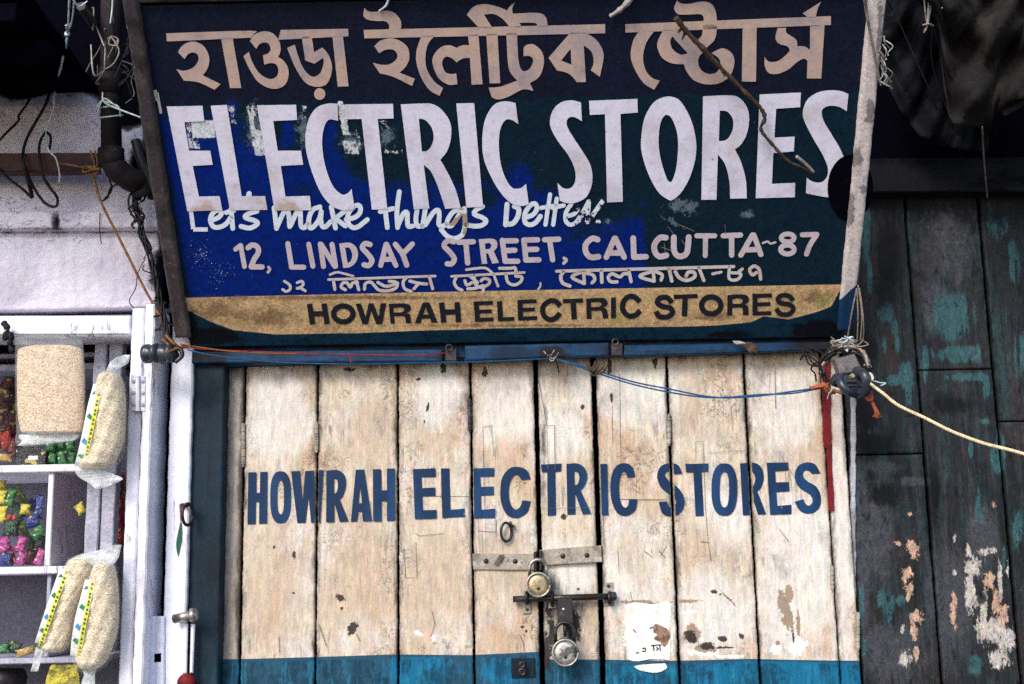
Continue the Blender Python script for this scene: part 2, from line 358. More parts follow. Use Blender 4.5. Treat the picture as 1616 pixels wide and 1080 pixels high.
M['awning'] = paint('soot_black_awning_sheet', (.0022, .0022, .0055), [L((.006, .006, .012), 5, .5, .68, f=.8, d=8), L((.014, .014, .02), 30, .64, .75, f=.4, off=4, d=8)], rough=.9, spec=.0, bump=(18, .5, (1, 1, 1), .006))
M['darkpanel'] = paint('dark_weathered_panel_paint', (.014, .016, .019), [
    L((.008, .011, .014), 9, .45, .62, (1, 1, .35), .85, d=12, rough=.75), L((.034, .022, .021), 14, .48, .62, (1, 1, .4), .75, off=4, d=12, rough=.78),
    L((.040, .042, .052), 40, .50, .64, (1, 1, .07), .75, off=7, d=12, rough=.78), L((.005, .007, .007), 30, .52, .62, (1, 1, .06), .8, off=27, d=12, rough=.78),
    L((.020, .052, .055), 24, .50, .62, (1, 1, .15), .65, off=15, d=12, rough=.8),
    L((.050, .053, .064), 30, .40, .78, (1, 1, .22), .85, a='lilac', amp=.6, d=12, off=6, rough=.8),
    L((.032, .098, .112), 60, .49, .64, (1, 1, .14), .75, a='teal', amp=.75, d=12, off=5, rough=.82),
    L((.46, .30, .22), 80, .47, .54, (1, 1, .6), .9, a='peach', amp=1.25, d=12, off=8, rough=.78),
    L((.50, .46, .42), 100, .46, .55, (1, 1, .4), .85, a='paper', amp=1.3, d=12, off=9, rough=.82),
    L((.005, .005, .006), 60, .54, .62, (1, 1, .4), .9, off=17, d=12, rough=.78),
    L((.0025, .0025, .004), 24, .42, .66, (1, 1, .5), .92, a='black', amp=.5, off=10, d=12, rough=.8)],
    rough=.6, spec=.15, bumps=[(60, .6, G, .003), (22, .5, (1, 1, .6), .006)], grain=(.9, .6), gst=(1, 1, .5))
M['panel_edge'] = paint('dirty_white_edge_paint', (.42, .41, .44), [L((.07, .075, .09), 20, .44, .60, (1, 1, .3), .95, d=9), L((.10, .20, .26), 24, .58, .7, (1, 1, .3), .6, off=5)], rough=.6, bump=(60, .4, G, .003))
M['beam'] = paint('rust_brown_beam_paint', (.052, .020, .020), [L((.022, .012, .016), 9, .45, .62, (.3, 1, 1), .9), L((.10, .05, .045), 40, .60, .74, (.2, 1, 1), .5, off=4, d=8)], rough=.6, bump=(50, .4, (.1, 1, 1), .003))
M['pipe'] = paint('grimy_iron_pipe', (.012, .008, .010), [L((.035, .030, .034), 16, .52, .68, (1, 1, .4), .7), L((.008, .007, .010), 20, .5, .66, f=.85, off=5, d=8)], rough=.7, metal=.0, spec=.15, bump=(60, .4, (1, 1, 1), .003))
M['iron'] = paint('dark_worn_iron', (.045, .042, .045), [L((.10, .095, .10), 40, .54, .68, f=.8), L((.05, .026, .016), 30, .58, .7, f=.7, off=5)], rough=.42, metal=.7, bump=(140, .4, (1, 1, 1), .001))
M['strap'] = paint('paint_crusted_strap_iron', (.34, .30, .25), [L((.16, .14, .12), 20, .46, .62, f=.85, d=8), L((.50, .47, .42), 45, .56, .68, f=.7, off=5), L((.05, .045, .04), 70, .62, .70, f=.8, off=8, d=8)], rough=.5, metal=.25, bump=(120, .5, (1, 1, 1), .0015))
M['brass'] = paint('scuffed_brass_padlock_face', (.44, .34, .22), [L((.30, .23, .15), 50, .48, .62, f=.8, d=8), L((.70, .64, .54), 40, .54, .66, f=.7, off=4, d=8)], rough=.42, metal=.7, bump=(90, .25, (1, 1, 1), .001))
M['steel'] = paint('tarnished_steel_padlock_face', (.40, .38, .36), [L((.09, .085, .08), 60, .46, .56, f=.85, d=8), L((.50, .48, .45), 50, .55, .64, f=.7, off=4, d=8)], rough=.45, metal=.7, bump=(90, .35, (1, 1, 1), .001))
M['chrome'] = paint('worn_shackle_steel', (.40, .38, .35), [L((.10, .09, .08), 60, .46, .62, f=.85, d=8)], rough=.42, metal=.75)
M['cable'] = paint('black_cable_rubber', (.010, .010, .013), [L((.03, .026, .028), 60, .56, .7, f=.7)], rough=.55)
M['bluecord'] = paint('blue_cord_plastic', (.01, .075, .20), [L((.02, .05, .09), 80, .5, .66, f=.7)], rough=.4)
M['redcord'] = paint('red_thread', (.26, .022, .022), [L((.10, .01, .01), 80, .5, .66, f=.7)], rough=.7)
M['redpaint'] = paint('dark_red_cloth', (.155, .008, .012), [L((.06, .003, .006), 22, .46, .60, (1, 1, .4), .8), L((.26, .015, .02), 60, .58, .68, G, .5, off=3)], rough=.6, bump=(60, .4, G, .002))
M['orange'] = paint('orange_cord_fibre', (.36, .10, .055), [L((.28, .06, .03), 80, .5, .64, f=.7)], rough=.7)
M['tan'] = paint('tan_cord_fibre', (.20, .095, .032), [L((.09, .04, .015), 80, .5, .64, f=.7)], rough=.75)
M['rope'] = paint('cream_rope_fibre', (.70, .58, .38), [L((.44, .34, .20), 90, .5, .66, f=.6)], rough=.8)
M['whitestr'] = paint('pale_plastic_string', (.50, .58, .60), [L((.28, .34, .36), 50, .5, .66, f=.6)], rough=.35, spec=.6)
M['wirestr'] = paint('grey_binding_wire', (.26, .22, .19), [L((.10, .085, .08), 50, .5, .66, f=.7)], rough=.5, metal=.3)
M['twig'] = paint('dry_twig_bark', (.060, .038, .026), [L((.16, .105, .07), 60, .52, .68, f=.7), L((.02, .014, .012), 90, .55, .7, f=.8, off=4)], rough=.8, bump=(160, .7, (1, 1, 1), .002))
M['paleTwig'] = paint('bleached_wood_stick', (.36, .33, .30), [L((.18, .15, .13), 60, .5, .66, f=.7)], rough=.7)
M['greybox'] = paint('grey_cast_block', (.115, .105, .11), [L((.19, .17, .16), 40, .5, .66, f=.7), L((.05, .045, .05), 70, .55, .68, f=.7, off=4, d=8)], rough=.6, bump=(80, .5, (1, 1, 1), .002))
M['blackplastic'] = paint('blue_black_plastic_bracket', (.022, .028, .045), [L((.06, .07, .10), 30, .5, .66, f=.6)], rough=.35, spec=.6)
M['tarp'] = paint('sooty_tarpaulin_cloth', (.017, .015, .015), [L((.045, .037, .032), 8, .48, .66, f=.8, d=8), L((.006, .006, .009), 10, .52, .68, f=.8, off=5, d=10)], rough=.85, spec=.06, bump=(25, .6, (1, 1, 1), .006))
M['pavement'] = paint('street_paving', (.15, .14, .13), [L((.09, .085, .08), 2, .45, .62, f=.8, d=8), L((.22, .20, .18), 9, .58, .7, f=.5, off=4, d=8)], rough=.85, bump=(30, .5, (1, 1, 1), .01))
M['paper'] = paint('torn_white_paper', (.76, .74, .70), [L((.60, .55, .47), 22, .52, .66, f=.6, d=8), L((.42, .34, .27), 50, .62, .70, f=.6, off=4, d=8)], rough=.8, bump=(50, .5, (1, 1, 1), .002))
M['brownpaper'] = paint('torn_brown_paper', (.27, .17, .12), [L((.12, .07, .05), 60, .5, .6, f=.8)], rough=.8)
def rice_mat(name, ca, cb):
    s = NB(name)
    mp = s.t.nodes.new('ShaderNodeMapping'); s.t.links.new(s.co, mp.inputs[0]); mp.inputs['Rotation'].default_value = (0, .6, 0); mp.inputs['Scale'].default_value = (1, 1, 2.2)
    v = s.t.nodes.new('ShaderNodeTexVoronoi'); s.t.links.new(mp.outputs[0], v.inputs['Vector']); v.inputs['Scale'].default_value = 300
    sep = s.t.nodes.new('ShaderNodeSeparateColor'); s.t.links.new(v.outputs['Color'], sep.inputs[0])
    col = s.mix(s.ss(sep.outputs[0], .1, .9), ca, cb)
    col = s.mix(s.ss(sep.outputs[1], .78, .90, .8), col, (.36, .22, .12))
    col = s.mix(s.ss(v.outputs['Distance'], .45, .8, .5), col, (.34, .23, .15))
    s.set(s.b.inputs['Base Color'], col); s.b.inputs['Roughness'].default_value = .55
    b = s.t.nodes.new('ShaderNodeBump'); b.inputs['Distance'].default_value = .0012; b.invert = True; s.set(b.inputs['Height'], v.outputs['Distance']); s.t.links.new(b.outputs[0], s.b.inputs['Normal'])
    return s.m
M['rice'] = rice_mat('bagged_brown_rice_grain', (.62, .44, .29), (.86, .70, .50)); M['palerice'] = rice_mat('bagged_pale_rice_grain', (.76, .60, .38), (.93, .82, .62))
def film_mat(name, col, opac, rough=.12):
    s = NB(name); s.b.inputs['Base Color'].default_value = (*col, 1); s.b.inputs['Roughness'].default_value = rough; s.b.inputs['Specular IOR Level'].default_value = .7
    tr = s.t.nodes.new('ShaderNodeBsdfTransparent'); mx = s.t.nodes.new('ShaderNodeMixShader')
    n = s.ss(s.noise(14, 6, dist=1.5), .45, .7); s.set(mx.inputs[0], s.op('MULTIPLY_ADD', n, opac * .9, opac))
    s.t.links.new(tr.outputs[0], mx.inputs[1]); s.t.links.new(s.b.outputs[0], mx.inputs[2]); s.t.links.new(mx.outputs[0], s.t.nodes['Material Output'].inputs[0])
    b = s.t.nodes.new('ShaderNodeBump'); b.inputs['Distance'].default_value = .006; b.inputs['Strength'].default_value = .8; s.set(b.inputs['Height'], s.noise(30, 4, (1, 1, .5), dist=2)); s.t.links.new(b.outputs[0], s.b.inputs['Normal'])
    return s.m
M['film'] = film_mat('clear_plastic_film', (.88, .92, .92), .09)
M['filmw'] = film_mat('cloudy_plastic_film', (.82, .86, .88), .34)
def foil(name, c, c2=None):
    return paint(name, c, [L(c2 or tuple(x * .3 for x in c), 40, .47, .56, f=.85, d=3), L((.55, .45, .12), 55, .61, .64, f=.8, off=5, d=2), L((.6, .62, .62), 70, .66, .69, f=.8, off=15, d=2)], rough=.24, spec=.8, bump=(70, 1.0, (1, 1, 1), .010))
for k, c in dict(green=(.012, .16, .03), yellow=(.62, .52, .03), blue=(.01, .03, .20), magenta=(.42, .05, .26), red=(.42, .03, .02), olive=(.10, .13, .02), darkgreen=(.008, .05, .018), gold=(.40, .26, .05), maroon=(.09, .008, .012), black=(.012, .012, .016)).items():
    M['foil_' + k] = foil(k + '_packet_foil', c)
M['brightgreen'] = paint('green_print', (.03, .20, .07), rough=.5)
M['yellowprint'] = paint('yellow_print', (.66, .62, .04), rough=.45)
M['blueprint'] = paint('blue_print', (.05, .25, .50), rough=.5)
M['whiteprint'] = paint('white_print', (.74, .76, .74), rough=.4, spec=.5)
M['darkgreenprint'] = paint('dark_green_print', (.02, .09, .05), rough=.5)
M['crack'] = paint('dirt_in_cracks', (.12, .09, .07), rough=.8)

# ------------------------------------------------------------------ lettering helpers
def smooth(pts, closed=True, n=5):
    P = [Vector(p[:2]) for p in pts]; S = [len(p) > 2 for p in pts]; m = len(P); out = []
    for i in range(m if closed else m - 1):
        j = (i + 1) % m; a, b = P[i], P[j]
        if not (S[i] or S[j]): out.append(a); continue
        ta = (b - P[i - 1]) * .5 if S[i] else (b - a) * .8
        tb = (P[(j + 1) % m] - a) * .5 if S[j] else (b - a) * .8
        for k in range(n):
            t = k / n; t2, t3 = t * t, t ** 3
            out.append((2 * t3 - 3 * t2 + 1) * a + (t3 - 2 * t2 + t) * ta + (-2 * t3 + 3 * t2) * b + (t3 - t2) * tb)
    if not closed: out.append(P[-1])
    return out
def ell(cx, cy, rx, ry, n=28, p=1.0):
    o = []
    for k in range(n):
        g = 2 * math.pi * k / n; c, s = math.cos(g), math.sin(g)
        o.append((cx + rx * math.copysign(abs(c) ** p, c), cy + ry * math.copysign(abs(s) ** p, s)))
    return o
def stroke(pts, wd, cap='r', closed=False):
    """offset outline of a brush stroke"""
    if closed: pts = [tuple(p) + (1,) for p in pts]; P = smooth(pts, True, 4)
    else:
        if len(pts) > 2: pts = [pts[0]] + [tuple(p[:2]) + (1,) if len(p) == 2 else tuple(p[:2]) for p in pts[1:-1]] + [pts[-1]]
        P = smooth(pts, False, 5)
    Lf, Rt = [], []; n = len(P)
    for i, p in enumerate(P):
        if closed: t = P[(i + 1) % n] - P[i - 1]
        else: t = P[min(i + 1, n - 1)] - P[max(i - 1, 0)]
        if t.length < 1e-6: t = Vector((1, 0))
        t.normalize(); q = Vector((-t.y, t.x)) * wd / 2; Lf.append(p + q); Rt.append(p - q)
    if closed: return [Lf, Rt]
    out = list(Lf)
    def capf(c, d, r0):
        res = []
        for k in range(1, 5):
            g = math.pi * k / 5; res.append(c + r0 * math.cos(g) + d * math.sin(g) * wd / 2)
        return res
    if cap == 'r':
        d1 = (P[-1] - P[-2]).normalized(); out += capf(P[-1], d1, Lf[-1] - P[-1])
    out += Rt[::-1]
    if cap == 'r':
        d0 = (P[0] - P[1]).normalized(); out += capf(P[0], d0, Rt[0] - P[0])
    return [out]
def wind(p, poly):
    wn = 0; n = len(poly)
    for i in range(n):
        a, b = poly[i], poly[(i + 1) % n]
        if a[1] <= p[1]:
            if b[1] > p[1] and (b[0] - a[0]) * (p[1] - a[1]) - (p[0] - a[0]) * (b[1] - a[1]) > 0: wn += 1
        elif b[1] <= p[1] and (b[0] - a[0]) * (p[1] - a[1]) - (p[0] - a[0]) * (b[1] - a[1]) < 0: wn -= 1
    return wn
def glyph(shapes):
    """shapes: list of (outer, [holes]); returns flat verts and tris of their union"""
    vs2, es, polys = [], [], []
    for outer, holes in shapes:
        for lp in [outer] + holes:
            o = len(vs2); vs2 += [Vector((p[0], p[1])) for p in lp]; es += [(o + i, o + (i + 1) % len(lp)) for i in range(len(lp))]
    v, e, f, *_ = delaunay_2d_cdt(vs2, es, [], 0, 1e-4)
    keep = []
    for t in f:
        c = sum((v[i] for i in t), Vector((0, 0))) / len(t)
        if any(wind(c, o) != 0 and not any(wind(c, h) != 0 for h in hs) for o, hs in shapes): keep.append(tuple(t))
    used = sorted({i for t in keep for i in t}); mp = {a: b for b, a in enumerate(used)}
    return [v[i] for i in used], [tuple(mp[i] for i in t) for t in keep]
def Z(ox, oy, s):                              # measured in an enlargement of the photograph: scale and offset
    def f(p): return (ox + p[0] * s,) + (oy + p[1] * s,) + tuple(p[2:])
    return f
def poly(z, pts, holes=()): return (smooth([z(p) for p in pts]), [smooth([z(p) for p in h]) for h in holes])
def strk(z, pts, w, s, cap='r', closed=False):
    r = stroke([z(p) for p in pts], w * s, cap, closed)
    return (r[0], [r[1]]) if closed and abs(area(r[0])) > abs(area(r[1])) else ((r[1], [r[0]]) if closed else (r[0], []))
def area(p): return sum(p[i][0] * p[(i + 1) % len(p)][1] - p[(i + 1) % len(p)][0] * p[i][1] for i in range(len(p))) / 2
def rects(L_):
    def f(X, Y, co):
        r = np.zeros_like(X)
        for x0, y0, x1, y1, v in L_:
            sk = (Y - y0) * .17; d = np.minimum.reduce([X - x0 - sk, x1 + sk - X, Y - y0, y1 - Y]); r = np.maximum(r, v * np.clip(.5 + d / 3, 0, 1))
        return r
    return f
def seg(*p):
    xs, ys = [a for a, b in p], [b for a, b in p]
    return lambda X: np.interp(X, xs, ys)
def c01(a): return np.clip(a, 0, 1)

# ------------------------------------------------------------------ ground and walls
structure(obj('pavement', slab((-30, -30, 0), (30, -30, 0), (30, 3, 0), (-30, 3, 0), (0, 0, 1), .2), M['pavement']))
XR = at(262, 300, -.02).x
zt = at(0, 150, -.02).z
backing = structure(obj('building_wall', merge(box(at(300, 800, .05).x, 3.2, .07, .45, 0, 4.6), box(-3.2, at(300, 800, .05).x, .44, .6, 0, 4.6), box(at(262, 300, .03).x, 3.2, .035, .068, at(800, 500, .03).z, 4.6)), M['dark']))  # near-black slabs stand in for the unlit interior and the upper dark recess
# neighbouring shop: plaster wall over its opening
shop = thing('neighbour_shop_front', 'lavender white plastered shop front over open shelves, left of the signboard', 'shop front', (-1.0, 0, 0))
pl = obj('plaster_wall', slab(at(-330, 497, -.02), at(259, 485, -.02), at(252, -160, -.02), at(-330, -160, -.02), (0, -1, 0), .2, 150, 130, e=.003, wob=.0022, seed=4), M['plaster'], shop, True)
masks(pl, soot=lambda X, Y, c: np.maximum.reduce([c01(.5 + (152 + 8 * np.sin(X / 23) + np.where(X > 190, 25, 0) - Y) / 36), blobs([(262, 440, 26, 60), (200, 185, 40, 22), (225, 265, 26, 40), (262, 370, 14, 60), (235, 200, 10, 50)])(X, Y, c) * .95, .55 * c01(1 - np.abs(Y - 366) / 10), blobs([(80, 350, 10, 14)])(X, Y, c) * .7, .42 * c01(1 - np.abs(Y - 492) / 12)]))  # near-black top paints in the shaded space under the awning; other patches just darker
lg = obj('ledge', pslab([(-330, 362), (257, 360), (257, 334), (-330, 331)], -.045, .06, 60, 5, e=.004, wob=.0012, seed=3), M['plaster'], shop, True)
masks(lg, soot=lambda X, Y, c: np.maximum(blobs([(88, 350, 8, 20)])(X, Y, c) * .8, .5 * c01(1 - np.abs(Y - 362) / 6)))  # darker along the ledge's lower edge and in one patch
obj('header_board', pslab([(-330, 533), (205, 531), (205, 498), (-330, 499)], -.05, .09, 60, 5, e=.003, wob=.001, seed=8), M['white_wood'], shop, True)
obj('header_trim', pslab([(-330, 529), (205, 527), (205, 522), (-330, 524)], -.056, .007), M['white_wood'], shop)
xi = at(216, 800, .0).x
obj('back_wall', box(-2.6, xi, .42, .44, 0, at(0, 520, .4).z + .1), M['shop_wall'], shop)
obj('side_wall', box(xi, xi + .02, .02, .44, 0, 2.3), M['shop_wall'], shop)
obj('shop_ceiling', box(-2.6, xi, .0, .44, at(0, 515, 0).z, at(0, 515, 0).z + .02), M['shop_wall'], shop)
def shelf(y0, y1, x1, label=None):
    a = at(-330, y1, .13); b = at(x1, y1, .13); t = at(x1, y0, .13)
    obj('shelf', box(a.x, b.x, .13, .419, b.z, t.z, .002), M['shop_wood'] if label is None else M['white_wood'], shop, label=label); return t.z
zA = shelf(732, 744, 140, 'white painted shelf board'); zB = shelf(893, 905, 121, 'white painted shelf board'); zC = shelf(1037, 1046, 150); shelf(572, 582, 178); shelf(555, 562, 178)
obj('shelf_divider', box(at(74, 800, .14).x, at(83, 800, .14).x, .14, .418, zB + .001, zA - .017, .002), M['white_wood'], shop)
obj('shelf_divider', box(at(73, 930, .14).x, at(80, 930, .14).x, .142, .418, zC + .001, zB - .017, .002), M['shop_wood'], shop)
obj('shelf_divider', box(at(110, 800, .3).x, at(117, 800, .3).x, .30, .418, zC + .001, zA - .017, .002), M['shop_wood'], shop)
obj('slat', pslab([(130, 900), (152, 900), (169, 530), (150, 530)], .03, .03, 2, 20, e=.002, wob=.0008), M['shop_wood'], shop, label='thin lilac upright slat')
obj('slat', pslab([(155, 900), (176, 900), (194, 530), (173, 530)], .035, .03, 2, 20, e=.002, wob=.0008, seed=2), M['shop_wood'], shop, label='thin lilac upright slat')
for o in shop.children:
    if o.name.startswith(('back_wall', 'side_wall', 'shop_ceiling')): pass

# open white shutter leaf of the neighbouring shop
leaf = thing('open_shutter_leaf', 'white painted wooden shutter leaf standing folded open between the two shops', 'shutter', (at(222, 900, -.08).x, -.05, 0))
ztop = at(222, 487, -.08).z
def post(name, x0, x1, Y0, Y1, zt_, lab=None, seed=0, wob=.0012):
    a = at(x0, 800, Y0).x; b = at(x1, 800, Y0).x; zz = [i / 60 for i in range(61)]
    z0 = 1.38; n = 70
    v = [0.0, .3] + [(z0 + (zt_ - z0) * i / n) / zt_ for i in range(n + 1)]
    return obj(name, slab((a, Y0, .02), (b, Y0, .02), (b, Y0, zt_), (a, Y0, zt_), (0, -1, 0), Y1 - Y0, 4, 1, e=.003, wob=wob, seed=seed, vs_=v), M['white_wood'], leaf, label=lab)
post('edge_board', 197, 217, -.085, -.03, ztop, 'narrow white board carrying the hinge', 1)
post('square_post', 218.5, 234, -.10, .012, ztop + .004, 'thick white post with a lilac shaded side', 2)
post('front_board', 263, 298, -.045, -.0, at(280, 487, -.045).z, 'white board next to the dark blue frame', 3)
hz = thing('hinge', '', '', (0, 0, 0)); C.objects.unlink(hz); bpy.data.objects.remove(hz)
h = obj('hinge', merge(pslab([(206, 648), (229, 650), (230, 594), (207, 592)], -.1015, .003)), M['white_wood'], leaf)
for yy in (602, 620, 639):
    for xx in (210, 225): obj('screw_head', lathe(at(xx, yy, -.103), (0, -1, 0), [(.0035, -.001), (.0035, .001), (.002, .002)], 10), M['shop_wood'], h)
obj('knuckle', tube([at(217.5, 594, -.104), at(217.5, 649, -.104)], .0045, 8), M['white_wood'], h)
hp = obj('hasp_plate', pslab([(229, 1180), (258, 1180), (259, 973), (231, 972)], -.052, .006, 3, 12, e=.002, wob=.0008, seed=3), M['white_wood'], leaf)
obj('slot', pslab([(243, 1046), (254, 1045), (254, 1031), (243, 1032)], -.0535, .002), M['dark'], hp)
obj('bolt_knob', merge(tube([at(275, 977, -.06), at(303, 971, -.07)], .009, 12), lathe(at(304, 971, -.072), (1, -.2, .1), [(.008, -.006), (.013, -.003), (.013, .005), (.009, .009)], 14)), M['chrome'], leaf, True)
obj('bolt_strap', merge(pslab([(288, 1062), (294, 1064), (296, 985), (289, 985)], -.052, .006, e=.002), pslab([(299, 1063), (304, 1062), (307, 985), (301, 985)], -.052, .006, e=.002)), M['white_wood'], leaf)
obj('ring_pull', merge(torus(at(296, 812, -.062), (1, -.35, 0), .021, .0032, sx=.85), tube([at(287, 797, -.05), at(296, 798, -.062)], .004, 8)), M['iron'], leaf, True)
def flat(name, pts, Y, m, parent, hs=(), lab=None):
    v, f = glyph([(smooth(pts), [smooth(h) for h in hs])]); return obj(name, ([at(p[0], p[1], Y) for p in v], f), m, parent, label=lab)
flat('paint_mark', [(283, 796), (287, 795), (288, 822), (284, 822)], -.0462, M['foil_red'], leaf, lab='red paint dab')
flat('paint_mark', [(284, 826), (286, 824, 1), (287, 850, 1), (281, 880), (278, 858, 1)], -.0462, M['darkgreenprint'], leaf, lab='dark green paint dab')
obj('red_knob', lathe(at(294, 1078, -.055), (0, -1, 0), [(.016, -.004), (.018, 0), (.012, .006), (.004, .008)], 16), M['redpaint'], leaf, True)

# ------------------------------------------------------------------ dark blue door frame
frame = thing('door_frame', 'dark blue painted timber frame and lintel around the cream shutter doors', 'door frame', (0, 0, 0))
FZ = [0, .3] + [(1.40 + (2.26 - 1.40) * i / 130) / 2.26 for i in range(131)]
a, b = at(298, 800, -.03).x, at(351, 800, -.03).x
jb = obj('jamb', slab((a, -.03, .01), (b, -.03, .01), (b, -.03, 2.26), (a, -.03, 2.26), (0, -1, 0), .09, 10, 1, e=.003, wob=.0012, seed=5, vs_=FZ), M['teal_frame'], frame, True)
li = obj('lintel_board', pslab([(296, 578), (1340, 551), (1340, 480), (296, 500)], -.032, .06, 200, 14, e=.002, wob=.0008), M['lintel'], frame, True)
masks(li, grime=lambda X, Y, c: np.maximum.reduce([.75 * c01(1 - np.abs(Y - (551 - (X - 300) * .0165)) / 9), blobs([(330, 560, 50, 22), (1290, 545, 70, 25)])(X, Y, c), .62 * c01(1 - np.abs(Y - (577 - (X - 300) * .025)) / 6)]))  # grime, with the slot's recess shade painted in along the top
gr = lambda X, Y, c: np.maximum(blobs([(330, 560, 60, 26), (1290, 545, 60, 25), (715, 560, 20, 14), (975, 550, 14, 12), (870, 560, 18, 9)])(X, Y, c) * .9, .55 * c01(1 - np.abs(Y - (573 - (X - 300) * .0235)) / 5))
for q, Y, nm in (([(300, 574), (700, 571), (700, 551), (300, 554)], -.044, 'batten'), ([(733, 570), (962, 562), (962, 540), (733, 545)], -.05, 'middle_board'), ([(984, 562), (1330, 552), (1330, 538), (984, 544)], -.044, 'batten')):
    o = obj(nm, pslab(q, Y, .014, 80, 6, e=.002, wob=.0008, seed=3), M['lintel'], frame, True); masks(o, grime=gr)
for x, y in ((712, 560), (974, 551)):
    obj('rusty_bracket', merge(pslab([(x - 10, y + 10), (x + 9, y + 10), (x + 9, y - 10), (x - 10, y - 10)], -.047, .013), torus(at(x - 3, y - 11, -.058), (0, -1, 0), .006, .0018)), M['iron'], frame)

# ------------------------------------------------------------------ shutter doors
doors = [thing('shutter_door', 'left cream wooden folding door with ring pull and blue letters HOWRAH ELEC', 'shutter door', (at(600, 800, 0).x, 0, .0)),
         thing('shutter_door', 'right cream wooden folding door with torn poster and blue letters TRIC STORES', 'shutter door', (at(1100, 800, 0).x, 0, .0))]
PX = [(352.5, 381.5, .006, 0), (385, 498, 0, 0), (501.5, 626.5, .001, 0), (630, 743.5, -.001, 0), (747, 846.5, .0, 0),
      (854, 939.5, .003, 1), (948, 1059.5, -.001, 1), (1064, 1184, .001, 1), (1188.5, 1308, .0, 1), (1311.5, 1341, -.003, 1)]
band = seg((350, 1041), (500, 1037), (620, 1033), (745, 1034), (850, 1029), (868, 1041), (950, 1041), (1060, 1043), (1185, 1040), (1330, 1043))
black = blobs([(433, 863, 3, 4), (464, 876, 3, 6), (537, 943, 9, 5, 20), (539, 961, 3, 3), (556, 992, 7, 12, 30), (463, 936, 2.5, 2.5), (659.5, 599, 5, 2.5, -20), (675, 643, 2.5, 8, 15), (670, 665, 2, 4),
               (919, 643, 3, 4), (965, 627, 2.4, 8), (551, 583, 10, 3), (890, 816, 4.5, 4.5), (765, 587, 4, 9), (962, 578, 3.5, 14), (1034, 573, 4, 10), (700, 582, 5, 8), (1126, 934, 6, 3), (1140, 940, 18, 1.2, 25), (1252, 1005, 2, 14, -8),
               (1090, 1005, 12, 8, 30), (1115, 1020, 12, 6), (1140, 1008, 7, 5), (1138, 1022, 20, 2), (1170, 1005, 4, 5), (830, 996, 3, 3), (912, 930, 3, 3), (1141, 616, 2, 2), (825, 990, 5, 2), (860, 1050, 5, 8), (870, 1000, 5, 30), (866, 960, 5, 20), (905, 990, 12, 25), (863, 1030, 6, 30)])
greyf = blobs([(365, 760, 26, 400), (440, 600, 90, 40), (560, 600, 70, 45), (600, 670, 30, 60), (800, 610, 60, 40), (1230, 720, 28, 36), (1270, 560, 60, 22), (880, 975, 55, 60), (830, 960, 40, 40), (865, 560, 60, 14), (920, 950, 30, 70), (1240, 900, 60, 90), (1255, 795, 34, 12)])
whitef = blobs([(1025, 1000, 38, 42), (1000, 985, 14, 30), (1012, 1066, 28, 8), (1258, 1020, 18, 14), (1225, 1025, 8, 10), (1110, 1030, 26, 5), (1090, 965, 12, 4), (660, 1000, 9, 4, 15), (684, 1008, 3, 8), (660, 1053, 7, 3), (1150, 1036, 30, 3)])
palef = blobs([(1255, 900, 70, 170), (1330, 850, 30, 300), (1120, 960, 90, 90), (1000, 900, 70, 70), (900, 900, 60, 60), (1000, 620, 120, 50), (440, 640, 60, 110), (800, 640, 80, 70), (880, 700, 50, 60), (560, 1000, 40, 40), (1240, 640, 60, 90), (690, 620, 60, 60), (1140, 820, 60, 60)])
baref = blobs([(1240, 965, 9, 34, -14), (1245, 940, 7, 16), (1092, 1000, 14, 16, 25), (1112, 1024, 20, 6), (1228, 1015, 4, 4), (1260, 985, 3, 22), (1085, 949, 22, 3), (1010, 951, 26, 3.5), (995, 975, 3, 22, -12), (700, 800, 3, 3)])
tanf = blobs([(440, 930, 60, 90), (560, 900, 60, 130), (690, 900, 60, 90), (590, 690, 40, 50), (1120, 860, 55, 60), (1090, 620, 20, 60), (800, 900, 40, 60), (1000, 880, 40, 50), (365, 950, 20, 90), (690, 700, 40, 40), (900, 740, 30, 40)])
brightf = blobs([(1240, 1070, 200, 40), (1000, 1070, 60, 40), (660, 1060, 60, 30), (1120, 1072, 80, 30), (800, 1060, 40, 20)])
plank_objs = []
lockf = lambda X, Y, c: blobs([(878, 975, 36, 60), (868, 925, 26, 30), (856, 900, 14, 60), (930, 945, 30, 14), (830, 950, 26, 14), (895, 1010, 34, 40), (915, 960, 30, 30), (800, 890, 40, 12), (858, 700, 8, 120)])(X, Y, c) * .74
for i, (x0, x1, dy, d) in enumerate(PX):
    a, b = at(x0, 800, dy).x, at(x1, 800, dy).x; zt_ = 2.2
    v = [0, .4] + [(1.42 + (2.14 - 1.42) * k / 190) / zt_ for k in range(191)]
    o = obj('plank', slab((a, dy, .06), (b, dy, .06), (b, dy, zt_), (a, dy, zt_), (0, -1, 0), .028, max(4, int((b - a) / .004)), 1, e=.002, wob=.0010, seed=i * 3 + 1, vs_=v), M['plank'], doors[d], True)
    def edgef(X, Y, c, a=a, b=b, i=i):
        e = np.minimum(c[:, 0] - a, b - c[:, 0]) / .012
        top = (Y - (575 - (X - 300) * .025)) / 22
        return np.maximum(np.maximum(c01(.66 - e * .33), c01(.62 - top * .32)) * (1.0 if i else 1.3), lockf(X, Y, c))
    masks(o, edge=edgef, grey=lambda X, Y, c, i=i: np.maximum(greyf(X, Y, c) * .62, .68 if i == 0 else 0), white=lambda X, Y, c: whitef(X, Y, c) * .93, pale=lambda X, Y, c: palef(X, Y, c) * .85,  # first narrow strip greyed all over, painting in the jamb's shadow
          band=lambda X, Y, c: c01(.5 + (Y - band(X)) / 30), bright=lambda X, Y, c: brightf(X, Y, c) * c01((Y - band(X)) / 4), bare=baref, tan=tanf, black=black, bandd=lambda X, Y, c: .5 * c01((Y - band(X) - 2) / 4))
    plank_objs.append((o, a, b, dy))
